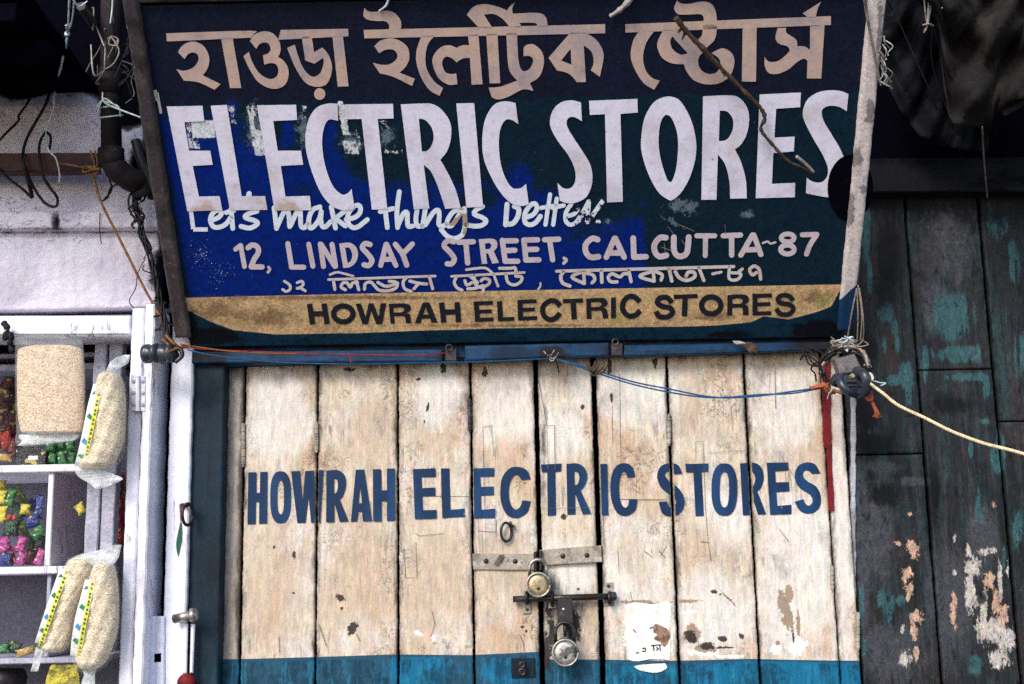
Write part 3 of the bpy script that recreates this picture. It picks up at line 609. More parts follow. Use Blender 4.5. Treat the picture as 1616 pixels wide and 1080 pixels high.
# blue lettering painted across the planks
z4, z5, z6 = Z(280, 700, .35176), Z(640, 700, .35176), Z(1000, 700, .35176)
def ring(z, cx, cy, rx, ry, hx, hy, p=.8): return ([z(q) for q in ell(cx, cy, rx, ry, 36, p)], [[z(q) for q in ell(cx, cy, hx, hy, 28, p)]])
DOOR = [
 [poly(z4, [(318,130),(354,129),(353,222),(370,222),(371,128),(404,127),(402,360),(366,361),(367,262),(352,262),(350,362),(314,363)])],
 [ring(z4, 463, 242, 47, 117, 15, 76, .75)],
 [poly(z4, [(510,125),(550,123),(561,262),(573,124),(612,122),(620,262),(628,121),(655,120),(640,355),(600,356),(588,235),(575,356),(538,358)])],
 [poly(z4, [(668,122),(720,120,1),(750,145,1),(756,190,1),(742,235,1),(728,252),(768,350),(728,352),(703,262),(703,352),(667,354)], [[(702,158),(715,162,1),(720,190,1),(713,220,1),(702,225)]])],
 [poly(z4, [(800,118),(838,117),(872,348),(832,350),(828,305),(812,306),(806,350),(778,352)], [[(820,190),(812,270),(828,268)]])],
 [poly(z4, [(877,116),(913,115),(915,210),(940,210),(940,113),(975,112),(976,346),(940,348),(940,258),(915,258),(916,350),(878,350)])],
 [poly(z5, [(33,115),(135,112),(136,150),(72,152),(74,200),(133,198),(134,235),(76,238),(78,300),(138,298),(140,337),(42,340)])],
 [poly(z5, [(158,112),(197,112),(202,298),(265,292),(267,330),(165,335)])],
 [poly(z5, [(298,112),(398,110),(398,148),(335,150),(338,195),(395,193),(397,232),(338,235),(340,298),(402,292),(402,335),(300,338)])],
 [poly(z5, [(562,160),(520,165),(508,145,1),(490,142,1),(470,170,1),(463,220,1),(470,270,1),(492,296,1),(513,285,1),(525,255),(562,260),(545,310,1),(500,335,1),(455,320,1),(430,270,1),(425,210,1),(435,150,1),(470,110,1),(510,106,1),(545,122,1)])],
 [poly(z5, [(607,95),(700,90),(698,125),(672,128),(675,322),(638,325),(635,128),(612,130)])],
 [poly(z5, [(722,92),(770,90,1),(803,110,1),(815,150,1),(802,190,1),(785,210),(833,315),(795,318),(760,222),(762,318),(726,320)], [[(757,125),(773,130,1),(780,155,1),(772,182,1),(758,188)]])],
 [poly(z5, [(872,92),(905,92),(910,322),(876,322)])],
 [poly(z5, [(1030,150),(995,153),(990,135,1),(978,126,1),(965,145,1),(958,200,1),(965,262,1),(983,288,1),(998,278,1),(1003,250),(1040,250),(1030,300,1),(990,325,1),(950,312,1),(925,260,1),(919,190,1),(930,125,1),(960,92,1),(1000,92,1),(1022,115,1)])],
 [poly(z6, [(218,135),(180,138),(168,127,1),(150,127,1),(142,145,1),(165,175,1),(205,205,1),(228,255,1),(215,305,1),(175,327,1),(130,315,1),(112,262),(150,260),(158,283,1),(178,287,1),(190,262,1),(170,235,1),(125,200,1),(105,150,1),(120,105,1),(160,88,1),(200,98,1)])],
 [poly(z6, [(232,92),(335,90),(335,127),(305,129),(315,325),(278,327),(268,130),(235,130)])],
 [ring(z6, 407, 207, 58, 118, 21, 80, .8)],
 [poly(z6, [(477,90),(540,87,1),(573,108,1),(584,155,1),(572,198,1),(555,215),(595,318),(558,320),(528,228),(528,322),(490,322)], [[(515,125),(535,130,1),(545,158,1),(537,190,1),(520,195)]])],
 [poly(z6, [(597,87),(693,85),(695,122),(635,125),(638,175),(697,173),(700,215),(640,218),(645,280),(708,275),(708,317),(612,320)])],
 [poly(z6, [(838,135),(800,138),(787,124,1),(768,124,1),(760,145,1),(780,170,1),(820,195,1),(840,240,1),(832,290,1),(795,315,1),(750,305,1),(722,262),(760,250),(775,275,1),(793,277,1),(803,255,1),(790,230,1),(745,200,1),(722,155,1),(735,105,1),(775,85,1),(815,95,1)])]]
for sh in DOOR:
    v, f = glyph(sh)
    for o, a, b, dy in plank_objs:
        P = [at(p[0], p[1], dy - .0022) for p in v]
        if max(p.x for p in P) < a + .002 or min(p.x for p in P) > b - .002: continue
        bm = bmesh.new(); vv = [bm.verts.new(p) for p in P]
        for t in f: bm.faces.new([vv[k] for k in t])
        for co, no in (((a + .0015, 0, 0), (-1, 0, 0)), ((b - .0015, 0, 0), (1, 0, 0))):
            bmesh.ops.bisect_plane(bm, geom=bm.verts[:] + bm.edges[:] + bm.faces[:], plane_co=co, plane_no=no, clear_outer=True)
        if len(bm.faces):
            bm.verts.index_update(); me = ([q.co.copy() for q in bm.verts], [tuple(q.index for q in g.verts) for g in bm.faces])
            obj('painted_letter', me, M['door_letter'], o)
        bm.free()
# hairline cracks, patch seams and pencil lines
def hair(pts, w=.0007, Y=-.0026):
    P = [at(p[0], p[1], Y) for p in pts]; V, Fc = [], []
    for i, p in enumerate(P):
        t = (P[min(i + 1, len(P) - 1)] - P[max(0, i - 1)]).normalized(); q = Vector((-t.z, 0, t.x)) * w * random.uniform(.4, 1)
        V += [p + q, p - q]
    for i in range(len(P) - 1): Fc.append((2 * i, 2 * i + 1, 2 * i + 3, 2 * i + 2))
    return V, Fc
H0 = [[(762, 675), (763, 740)], [(775, 674), (779, 720)], [(762, 674), (777, 672)], [(656, 855), (658, 915)], [(638, 880), (640, 912), (655, 912)], [(754, 838), (782, 840), (783, 822)], [(503, 985), (515, 1020)],
      [(682, 965), (686, 985), (680, 1005)], [(820, 1002), (826, 1015), (828, 1035)], [(655, 842), (662, 846), (700, 842)], [(742, 842), (743, 880)], [(765, 578), (766, 590)], [(668, 783), (742, 784)], [(562, 1000), (568, 1012)], [(440, 1005), (441, 1030)]]
H1 = [[(850, 600), (863, 672)], [(864, 673), (865, 740)], [(875, 673), (876, 742)], [(863, 672), (877, 672)], [(966, 640), (967, 700)], [(978, 590), (980, 745)], [(1098, 697), (1110, 697), (1111, 740)], [(1098, 697), (1098, 730)],
      [(1115, 715), (1178, 711)], [(977, 748), (1005, 749), (1003, 784)], [(980, 788), (1050, 789)], [(856, 803), (938, 801)], [(1111, 740), (1113, 800), (1118, 860), (1122, 885)], [(1105, 855), (1120, 856)], [(975, 870), (977, 905)], [(995, 935), (998, 950)],
      [(1223, 580), (1224, 645)], [(1215, 590), (1214, 625)], [(1040, 870), (1050, 880), (1042, 878), (1052, 862)], [(1233, 720), (1250, 748)], [(1017, 870), (1030, 880), (1028, 868)], [(985, 1047), (1052, 1044)], [(1230, 835), (1245, 855)], [(992, 955), (1062, 950)], [(952, 805), (953, 860)], [(1140, 935), (1160, 955)]]
for hs, d in ((H0, 0), (H1, 1)):
    parts = [hair(catmull([Vector(p + (0,))[:2] + (0,) for p in h_], 4) if 0 else h_) for h_ in hs]
    cr = obj('cracks', merge(*parts), M['crack'], doors[d]); cr['kind'] = 'stuff'
# hinges between the planks
def hinge(x, y0, y1, d, m='strap', r=.0042):
    n = 5; P = []
    for k in range(n):
        a_, b_ = y0 + (y1 - y0) * k / n, y0 + (y1 - y0) * (k + .88) / n; P.append(tube([at(x, a_, -.002), at(x, b_, -.002)], r, 8))
    obj('hinge', merge(*P, tube([at(x, y0 - 2, -.002), at(x, y1 + 2, -.002)], r * .6, 8)), M[m], doors[d])
hinge(384, 670, 735, 0); hinge(499.5, 668, 712, 0); hinge(741.5, 632, 680, 0, 'iron'); hinge(1056, 655, 702, 1); hinge(1310, 700, 745, 1, 'iron'); hinge(1354, 968, 1025, 1)
hinge(1313.5, 895, 930, 1)
K = Z(740, 780, .2778)
def kp(x, y, Y): p = K((x, y)); return at(p[0], p[1], Y)
def kslab(q, Y, th, **k): return slab(*[kp(x, y, Y) for x, y in q], (0, -1, 0), th, 8, 4, **k)
FR = (0, -1, 0)
def rivet(x, y, Y, par, r=.0048, m='iron'): obj('rivet', lathe(kp(x, y, Y), FR, [(r, -.001), (r, .0015), (r * .7, .003), (r * .2, .0036)], 14), M[m], par, True)
hs = obj('hasp_strap', kslab([(25, 430), (372, 432), (372, 340), (18, 338)], -.006, .0045, e=.001, wob=.0005), M['strap'], doors[0])
rivet(97, 380, -.006, hs); rivet(263, 382, -.006, hs)
hs = obj('hasp_strap', kslab([(400, 407), (757, 386), (752, 291), (400, 318)], -.008, .0045, e=.001, wob=.0005, seed=2), M['strap'], doors[1])
rivet(533, 352, -.008, hs); rivet(670, 347, -.008, hs)
obj('hasp_staple', merge(kslab([(368, 440), (385, 440), (385, 325), (368, 330)], -.02, .022), kslab([(398, 440), (415, 430), (415, 318), (398, 322)], -.02, .022)), M['iron'], doors[1])
obj('drag_mark', ([kp(x, y, -.0113) for x, y in ((140, 400), (175, 345), (205, 345), (160, 405))], [(0, 1, 2, 3)]), M['crack'], doors[0])
rp = obj('ring_pull', torus(kp(212, 216, -.010), (.45, -1, 0), .0185, .0027, sx=.62, up=(0, 0, 1)), M['iron'], doors[0], True)
obj('staple', tube([kp(236, 160, .0), kp(236, 172, -.012), kp(250, 182, -.012), kp(254, 182, .0)], .0025, 8), M['iron'], rp)
bolt = obj('sliding_bolt', tube([kp(250, 597, -.017), kp(560, 588, -.017), kp(832, 580, -.017)], .0062, 14), M['iron'], doors[1], True)
obj('bolt_cap', lathe(kp(822, 580, -.017), (1, 0, .03), [(.0085, -.006), (.0085, .004), (.005, .006)], 12), M['iron'], bolt)
def plate(q, par, holes, m='strap', Y=-.004):
    o = obj('bolt_plate', kslab(q, Y, .004, e=.001, wob=.0006, seed=len(q)), M[m], par)
    for x, y in holes: rivet(x, y, Y, o, .0032)
plate([(768, 640), (826, 636), (820, 500), (772, 505)], doors[1], [(792, 522), (800, 622)])
plate([(306, 680), (354, 678), (352, 545), (308, 548)], doors[0], [(330, 655)])
plate([(450, 650), (495, 648), (490, 560), (452, 562)], doors[1], [(473, 632)])
obj('bolt_guide', merge(*[tube([kp(x, 560, -.002), kp(x, 562, -.022), kp(x, 615, -.022), kp(x, 620, -.002)], .004, 8) for x in (330, 473, 800)]), M['iron'], doors[1], True)
hl = obj('hasp_tongue', kslab([(505, 745), (592, 740), (588, 590), (503, 592)], -.026, .004, e=.0012), M['iron'], doors[1]); rivet(538, 655, -.026, hl, .004, 'chrome')
obj('hasp_eye', torus(kp(545, 768, -.014), (1, 0, 0), .012, .003), M['iron'], doors[1], True)
lp = obj('latch_plate', kslab([(242, 1045), (376, 1040), (374, 932), (240, 936)], -.004, .004, e=.001, wob=.0006), M['teal_frame'], doors[0])
obj('keeper', merge(kslab([(284, 1030), (322, 1028), (320, 950), (284, 952)], -.010, .008, e=.002), torus(kp(302, 1010, -.019), FR, .0055, .002), torus(kp(302, 970, -.019), FR, .0045, .002)), M['iron'], lp)
def padlock(cx, cy, r, sy, label, m):
    t = thing('padlock', label, 'padlock', kp(cx, cy, -.03)); rr = r * .2778 * .00125
    c = kp(cx, cy, -.03)
    b_ = obj('body', lathe(c, FR, [(rr * .96, -.010), (rr * 1.02, -.007), (rr * 1.02, .006), (rr * .98, .009), (rr * .88, .0096), (rr * .84, .0075)], 40), M['iron'], t, True)
    obj('rim', torus(c + Vector((0, -.0085, 0)), FR, rr * .93, .0024, n=40), M['chrome'], t, True)
    obj('face', lathe(c, FR, [(rr * .86, .0), (rr * .86, .0078), (rr * .5, .0082), (rr * .1, .0084)], 36), M[m], t, True)
    obj('keyhole_cover', lathe(c + Vector((0, 0, -rr * .3)), FR, [(.0035, .0075), (.0035, .0096), (.001, .010)], 12), M['iron'], t, True)
    w_ = rr * .68; top = kp(cx, sy, -.03).z; base = c.z + rr * .6; P = [Vector((c.x - w_, c.y, base)), Vector((c.x - w_, c.y, top - w_))]
    P += [Vector((c.x - w_ * math.cos(g), c.y, top - w_ + w_ * math.sin(g))) for g in np.linspace(.3, math.pi - .3, 9)] + [Vector((c.x + w_, c.y, top - w_)), Vector((c.x + w_, c.y, base))]
    obj('shackle', tube(P, .0036, 10), M['chrome'] if m == 'brass' else M['iron'], t, True)
    return t
padlock(394, 515, 70, 372, 'round brass faced padlock hanging from the iron strap between the two doors', 'brass')
padlock(547, 900, 76, 728, 'round tarnished steel padlock hanging below the sliding bolt', 'steel')
# torn poster remains
po = thing('torn_poster', 'torn scrap of white poster pasted low on the right door above the blue band', 'poster', at(1020, 1045, -.003))
flat('paper_sheet', [(986, 958), (1000, 951, 1), (1030, 954), (1057, 950, 1), (1058, 985), (1054, 1002), (1058, 1010), (1057, 1042), (1030, 1040, 1), (1008, 1044), (992, 1040, 1), (990, 1015), (985, 1000, 1), (992, 980)], -.0030, M['paper'], po)
flat('brown_scrap', [(1030, 990), (1036, 985, 1), (1052, 992), (1058, 1001, 1), (1054, 1016), (1048, 1022), (1042, 1014), (1032, 1008, 1), (1038, 1002), (1031, 998)], -.0036, M['brownpaper'], po)
for g in ([(1028, 1019), (1043, 1018)], [(1031, 1019), (1032, 1027)], [(1036, 1022), (1039, 1024), (1036, 1026)], [(1041, 1018), (1042, 1027)], [(1014, 1024), (1018, 1023), (1018, 1028), (1014, 1028)], [(1004, 1031), (1008, 1030)], [(1000, 994), (1003, 998)], [(1026, 992), (1030, 990)]):
    flat('ink_mark', stroke(g, 1.8)[0], -.0037, M['blacklet'], po)
flat('paper_scrap', [(1000, 1052), (1015, 1049, 1), (1050, 1047), (1052, 1055, 1), (1035, 1062, 1), (1010, 1058, 1)], -.0032, M['paper'], po)
# red cloth strip at the right edge
rs = obj('red_strip', merge(pslab([(1300, 708), (1312, 708), (1311, 565), (1297, 568)], -.008, .003, 4, 40, wob=.0015, e=.0008), pslab([(1308, 807), (1317, 806), (1312, 707), (1305, 708)], -.0075, .003, 3, 24, wob=.0012, e=.0008, seed=4)), M['redpaint']); tag(rs, 'long dark red cloth strip hanging below the cable clamp', 'cloth strip')

# ------------------------------------------------------------------ signboard
tau = R(38); SN = Vector((0, -math.cos(tau), -math.sin(tau))); SP = Plane(at(815, 465, -.12), SN)
S = lambda x, y, off=0: SP.on(x, y, off)
sign = thing('signboard', 'large dark blue hand painted shop signboard tilted forward over the cream doors', 'signboard', S(815, 540))
bd = obj('board', slab(S(300, 549), S(1328, 533), S(1388, -14), S(206, 9), SN, .02, 420, 200, e=.002), M['sign'], sign, True)
topb = seg((300, 470), (640, 462), (1000, 455), (1330, 449))
lowb = seg((300, 492), (330, 507), (368, 521), (436, 528), (566, 526), (640, 523), (796, 518), (1060, 516), (1130, 514), (1185, 509), (1205, 499), (1245, 504), (1294, 491), (1312, 484), (1320, 468), (1330, 451))
def bluef(X, Y, c):
    yb = seg((240, 185), (340, 180), (420, 235), (520, 250), (640, 285), (760, 300), (900, 305), (1000, 315))(X)
    s = c01(.5 + (Y - yb) / 110) * .95
    s = np.maximum(s, np.maximum(blobs([(325, 230, 14, 16), (365, 175, 10, 16), (455, 205, 10, 30), (520, 205, 12, 40), (820, 290, 22, 30), (450, 300, 40, 40), (525, 270, 16, 40)])(X, Y, c), 0))
    s = np.where(X > 1000, np.minimum(s, c01(.5 - (X - 1019) / 26)), s)
    s -= .55 * blobs([(925, 365, 50, 22), (945, 340, 60, 18), (478, 300, 22, 10), (600, 250, 30, 30), (750, 320, 20, 14), (960, 240, 50, 60)])(X, Y, c)
    s = np.minimum(s, c01((X - 236 - (Y - 150) * .17) / 20))
    return s
masks(bd, teal=lambda X, Y, c: c01(.5 + (Y - 165 + .02 * (X - 300)) / 14), blue=bluef,
      torn=rects([(300, 191, 336, 218, .95), (290, 192, 309, 236, .54), (322, 190, 346, 205, .8), (358, 166, 369, 196, .56), (388, 166, 397, 246, .58), (396, 205, 414, 246, .68), (392, 166, 406, 185, .56), (532, 163, 544, 214, .75), (540, 222, 564, 244, .60), (532, 160, 541, 182, .7), (561, 205, 565, 234, .5), (598, 190, 612, 205, .42), (472, 166, 484, 190, .42), (604, 235, 640, 243, .40)]),
      scuff=lambda X, Y, c: blobs([(1070, 324, 26, 13), (1088, 328, 24, 14), (1060, 350, 24, 6, 30), (1180, 338, 14, 9), (405, 205, 14, 40), (478, 205, 14, 40), (556, 225, 22, 26), (400, 200, 16, 50), (610, 215, 20, 22), (665, 180, 10, 5), (960, 350, 10, 6)])(X, Y, c) * .78,
      speck=lambda X, Y, c: blobs([(320, 400, 40, 60), (350, 430, 50, 40), (300, 390, 14, 40)])(X, Y, c) * .60,
      beige=lambda X, Y, c: c01(.5 + (Y - topb(X)) / 16), beige2=lambda X, Y, c: np.where(Y > topb(X) + 3, .5, 0), low2=lambda X, Y, c: np.where(Y > lowb(X) + 2, .5, 0), beigedirt=lambda X, Y, c: blobs([(340, 490, 60, 30), (420, 500, 90, 24), (1130, 500, 60, 12), (560, 470, 400, 6), (1290, 470, 40, 20), (800, 514, 300, 4)])(X, Y, c) * .8,
      yellow=lambda X, Y, c: blobs([(301, 485, 3, 16), (1300, 478, 14, 12), (975, 500, 20, 10)])(X, Y, c) * .8,
      low=lambda X, Y, c: c01(.5 + (Y - lowb(X)) / 20), soot=lambda X, Y, c: np.maximum(blobs([(330, 532, 48, 16), (300, 520, 16, 30), (1290, 520, 50, 18), (1150, 528, 40, 6)])(X, Y, c), .6 * c01(1 - np.abs(Y - (546 - (X - 300) * .015)) / 5)))  # last mask darkens the lower corners and a line along the bottom edge
def strail(nm, q, off, th, m, **k):
    nx, ny = k.pop('g', (4, 90)); return obj(nm, slab(*[S(x, y, off) for x, y in q], SN, th, nx, ny, **k), m, sign, True)
o = strail('side_rail', [(276, 535), (300, 535), (212, -30), (187, -30)], .014, .05, M['grey_rail'], e=.004, wob=.001)
o = strail('side_rail', [(1323, 524), (1346, 523), (1402, -30), (1376, -30)], .014, .05, M['white_rail'], e=.003, wob=.0008)
masks(o, soot=blobs([(1350, 250, 10, 14), (1372, 180, 8, 20), (1362, 300, 6, 10), (1340, 330, 8, 30), (1388, 40, 5, 60)]), low=lambda X, Y, c: c01(.5 + (Y - 455 - (1345 - X) * .9) / 30))
strail('top_rail', [(206, 6), (1388, -17), (1388, -60), (206, -40)], .010, .045, M['grey_rail'], g=(60, 3), e=.003, wob=.001)
v, f = glyph([(ell(1342, 297, 36, 52, 40), [])]); obj('black_disc', ([S(p[0], p[1], .0026) for p in v], f), M['dark'], sign)
flat_white = [[(241, 143), (247, 142), (251, 159), (246, 160)], [(246, 148), (250, 146), (256, 179), (252, 180)]]
for q in flat_white:
    v, f = glyph([(q, [])]); obj('paint_chip', ([S(p[0], p[1], .0010) for p in v], f), M['smalllet'], sign)
def letters(L_, off, m, attrs=None, nm='painted_letter'):
    for sh in L_:
        v, f = glyph(sh); o = obj(nm, ([S(p[0], p[1], off) for p in v], f), m, sign)
        if attrs: masks(o, **attrs)
s4 = 360 / 1616
a1, a2, a3, a4 = Z(240, 0, s4), Z(560, 0, s4), Z(860, 0, s4), Z(1060, 0, s4)
BEN = [
 [poly(a1, [(100,237),(690,219,1),(722,242),(700,268),(105,295)])],
 [poly(a1, [(184,372),(205,335,1),(250,303,1),(310,298,1),(372,335,1),(405,410,1),(395,480,1),(360,535),(485,597),(443,637),(330,585,1),(225,572),(172,490),(225,502,1),(290,480,1),(328,430,1),(322,388,1),(290,373,1),(255,385,1),(230,420)])],
 [poly(a1, [(490,280),(572,276),(632,625),(552,625)])],
 [poly(a1, [(693,292),(720,250,1),(790,223,1),(860,240,1),(903,300,1),(910,360,1),(893,405),(940,440,1),(968,510,1),(950,590,1),(900,626,1),(830,625,1),(750,580,1),(690,490,1),(647,400),(685,368),(710,440,1),(760,520,1),(830,560,1),(880,545,1),(895,500,1),(880,460,1),(845,448,1),(795,458),(785,392),(820,380,1),(840,350,1),(825,312,1),(795,302,1),(760,315,1),(738,348)])],
 [poly(a1, [(912,213),(1388,205),(1392,258),(893,283)])],
 [poly(a1, [(1060,262),(1130,260),(1148,372),(1205,337),(1250,390,1),(1275,470,1),(1262,550,1),(1225,605,1),(1150,615,1),(1080,580,1),(1010,470,1),(957,340),(1010,317),(1050,440,1),(1090,510,1),(1140,545,1),(1190,520,1),(1215,450,1),(1213,410),(1150,452),(1085,430)])],
 [poly(a1, [(1278,258),(1352,258),(1392,613),(1315,615)])],
 [([a1(q) for q in ell(1187, 667, 40, 42, 20)], [])],
 [poly(a2, [(62,213),(1773,172),(1773,237),(68,273)])],
 [poly(a2, [(68,55),(110,85,1),(240,78,1),(300,110,1),(328,160,1),(325,215),(240,215),(243,180,1),(215,152,1),(150,150,1),(90,140,1),(60,110,1)]),
  poly(a2, [(138,328),(180,290,1),(250,273,1),(320,290,1),(375,340,1),(385,420,1),(355,480,1),(315,515),(425,560),(405,610),(270,545,1),(175,520),(127,445),(190,460,1),(250,455,1),(295,420,1),(298,380,1),(268,352,1),(215,355,1),(172,380)])],
 [poly(a2, [(470,258),(570,252),(520,310,1),(500,400,1),(510,490,1),(560,575,1),(625,625),(600,680),(530,640,1),(470,550,1),(437,450,1),(437,360,1)])],
 [poly(a2, [(718,522),(727,598),(660,600,1),(590,550,1),(550,450,1),(560,390,1),(610,335,1),(670,322,1),(722,340),(760,322,1),(810,322),(800,250),(875,245),(905,598),(827,602),(815,412),(780,412,1),(745,425,1),(722,443),(680,410,1),(640,405,1),(618,450,1),(640,510,1),(680,525,1)])],
 [poly(a2, [(793,105),(840,50,1),(910,30,1),(1000,45,1),(1078,75),(1100,45,1),(1135,18),(1115,60,1),(1120,98),(1290,92,1),(1350,120,1),(1368,190),(1290,192),(1285,168,1),(1240,162,1),(1165,163),(1185,195),(1100,195),(1040,130,1),(980,100,1),(915,105),(975,200),(880,200)]), poly(a2, [(930,240),(1010,238),(1030,590),(955,592)])],
 [poly(a2, [(1072,235),(1148,235),(1160,430,1),(1185,500,1),(1230,495,1),(1262,440,1),(1253,407,1),(1225,397,1),(1195,400),(1195,340),(1215,320,1),(1265,315,1),(1320,360,1),(1340,440,1),(1310,540,1),(1240,590),(1265,645),(1190,635,1),(1080,690,1),(1010,705,1),(970,690),(948,622),(1030,615,1),(1150,572),(1105,520,1),(1085,450,1)])],
 [poly(a3, [(180,233),(290,233),(370,290,1),(415,380,1),(405,470,1),(388,545),(325,500),(345,440,1),(330,370,1),(275,322),(290,583),(225,583),(190,540,1),(150,515,1),(85,500),(25,410)], [[(182,345),(115,430),(188,460)]])],
 [poly(a4, [(-328,172),(1128,115),(1128,178),(-328,232)])],
 [poly(a3, [(665,224),(775,220),(720,300,1),(695,400,1),(710,490,1),(755,550,1),(813,573),(773,638),(700,590,1),(640,500,1),(607,400,1),(625,290,1)])],
 [poly(a3, [(835,217),(800,290,1),(797,340,1),(830,410,1),(900,450,1),(985,457),(1000,500,1),(1050,565,1),(1130,597,1),(1230,592,1),(1310,540,1),(1342,450,1),(1325,380,1),(1260,343,1),(1180,375),(1235,420,1),(1240,470,1),(1215,513,1),(1160,525,1),(1105,495,1),(1085,440,1),(1098,395,1),(1130,365),(1150,335,1),(1200,285,1),(1217,210,1),(1213,100,1),(1180,30,1),(1110,12,1),(1020,28,1),(965,25,1),(935,5),(915,60,1),(940,100,1),(1000,105,1),(1100,102,1),(1125,130,1),(1118,160),(1118,210),(1108,255,1),(1070,295),(980,210)], [[(900,258),(1012,378),(960,388,1),(905,350,1),(888,300,1)]])],
 [poly(a3, [(1400,200),(1500,198),(1495,580),(1395,578)])],
 [poly(a4, [(750,200),(810,198),(815,235,1),(880,280,1),(890,328),(940,330,1),(980,355),(980,190),(1083,178),(1060,557),(958,557),(962,432),(935,417,1),(890,440,1),(830,490,1),(760,522,1),(690,520,1),(660,470,1),(658,405),(690,438,1),(750,435,1),(800,400,1),(838,360),(820,330,1),(760,310,1),(735,270,1)]), poly(a4, [(928,95),(985,60,1),(1060,12),(1035,60,1),(1020,125),(968,128)])]]
letters(BEN, .0012, M['bengali'])
b1, b2, b3, b4 = Z(240, 140, s4), Z(560, 140, s4), Z(860, 140, s4), Z(1060, 140, s4)
BIG = [
 [poly(b1, [(103,127),(357,122),(370,232),(228,238),(262,440),(412,440),(430,540),(288,548),(332,765),(478,762),(498,862),(250,870)])],
 [poly(b1, [(415,122),(530,115),(635,762),(800,762),(818,860),(552,862)])],
 [poly(b1, [(742,118),(1020,115),(1028,222),(858,230),(890,440),(1055,440),(1070,540),(912,548),(945,765),(1118,760),(1128,862),(868,865)])],
 [poly(b1, [(1315,108),(1318,228),(1250,222,1),(1215,290,1),(1205,400,1),(1225,540,1),(1275,680,1),(1340,748,1),(1385,742,1),(1413,712),(1437,855),(1350,862,1),(1260,820,1),(1180,710,1),(1110,520,1),(1085,370,1),(1105,230,1),(1160,140,1),(1240,107,1)])],
 [poly(b2, [(-72,112),(270,108),(275,212),(162,215),(230,855),(120,858),(48,215),(-70,218)])],
 [poly(b2, [(325,112),(470,106,1),(550,110,1),(620,155,1),(675,240,1),(682,340,1),(655,440,1),(605,505),(660,600,1),(715,720,1),(750,845),(640,852),(590,700,1),(540,590,1),(488,540),(528,850),(418,855)], [[(453,212),(500,225,1),(545,280,1),(558,350,1),(540,410,1),(510,442,1),(475,445)]])],
 [poly(b2, [(718,105),(845,103),(908,838),(790,843)])],
 [poly(b2, [(1138,102),(1158,252),(1110,222,1),(1065,225,1),(1030,290,1),(1020,400,1),(1035,540,1),(1075,650,1),(1120,705,1),(1175,705,1),(1213,675),(1232,820),(1170,832,1),(1090,800,1),(1000,690,1),(920,520,1),(902,380,1),(920,230,1),(980,120,1),(1060,90,1)])],
 [poly(b3, [(255,98),(262,232),(210,203,1),(165,210,1),(155,260,1),(200,345,1),(270,450,1),(325,550,1),(335,660,1),(300,760,1),(230,805,1),(160,812,1),(105,795),(88,668),(130,705,1),(180,705,1),(213,660,1),(213,580,1),(170,480,1),(90,370,1),(42,280,1),(37,210,1),(65,140,1),(120,95,1),(190,83,1)])],
 [poly(b3, [(312,87),(655,73),(658,170),(535,180),(552,802),(440,807),(425,182),(318,187)])],
 [poly(b3, [(890,57,1),(960,90,1),(1030,210,1),(1068,350,1),(1068,480,1),(1030,620,1),(970,730,1),(905,788,1),(870,785,1),(800,730,1),(730,600,1),(685,450,1),(683,340,1),(705,210,1),(760,110,1),(820,68,1)], [[(865,187,1),(900,215,1),(935,310,1),(943,420,1),(930,560,1),(903,650,1),(883,660,1),(860,630,1),(820,500,1),(805,380,1),(815,260,1),(840,200,1)]])],
 [poly(b3, [(1120,55),(1300,48,1),(1375,65,1),(1430,130,1),(1447,215,1),(1430,320,1),(1390,395,1),(1345,430),(1385,510,1),(1422,640,1),(1430,778),(1312,780),(1305,650,1),(1275,535,1),(1225,468),(1215,788),(1108,788)], [[(1238,157),(1290,163,1),(1330,215,1),(1330,290,1),(1300,350,1),(1265,370,1),(1232,372)]])],
 [poly(b4, [(623,42),(915,28),(910,132),(740,143),(728,348),(872,340),(865,445),(720,458),(710,675),(875,668),(872,770),(595,777)])],
 [poly(b4, [(1253,40),(1240,160),(1180,128,1),(1110,124,1),(1065,155,1),(1075,225,1),(1130,320,1),(1190,420,1),(1225,510,1),(1230,600,1),(1210,700,1),(1160,762,1),(1090,768,1),(950,742),(957,632),(1000,660,1),(1060,663,1),(1100,625,1),(1105,560,1),(1070,470,1),(1000,350,1),(940,230,1),(930,160,1),(960,80,1),(1030,30,1),(1120,12,1),(1200,18,1)])]]
letters(BIG, .0016, M['biglet'], dict(tan=lambda X, Y, c: c01((Y - 250) / 110) * c01((760 - X) / 260) * .75))
c1, c2, c4 = Z(280, 290, s4), Z(620, 290, s4), Z(1060, 320, s4); s3 = 240 / 1616; c3 = Z(860, 340, s3)
def G(z, s, w, *st, cap='r'): return [strk(z, list(p), w, s, cap) for p in st]
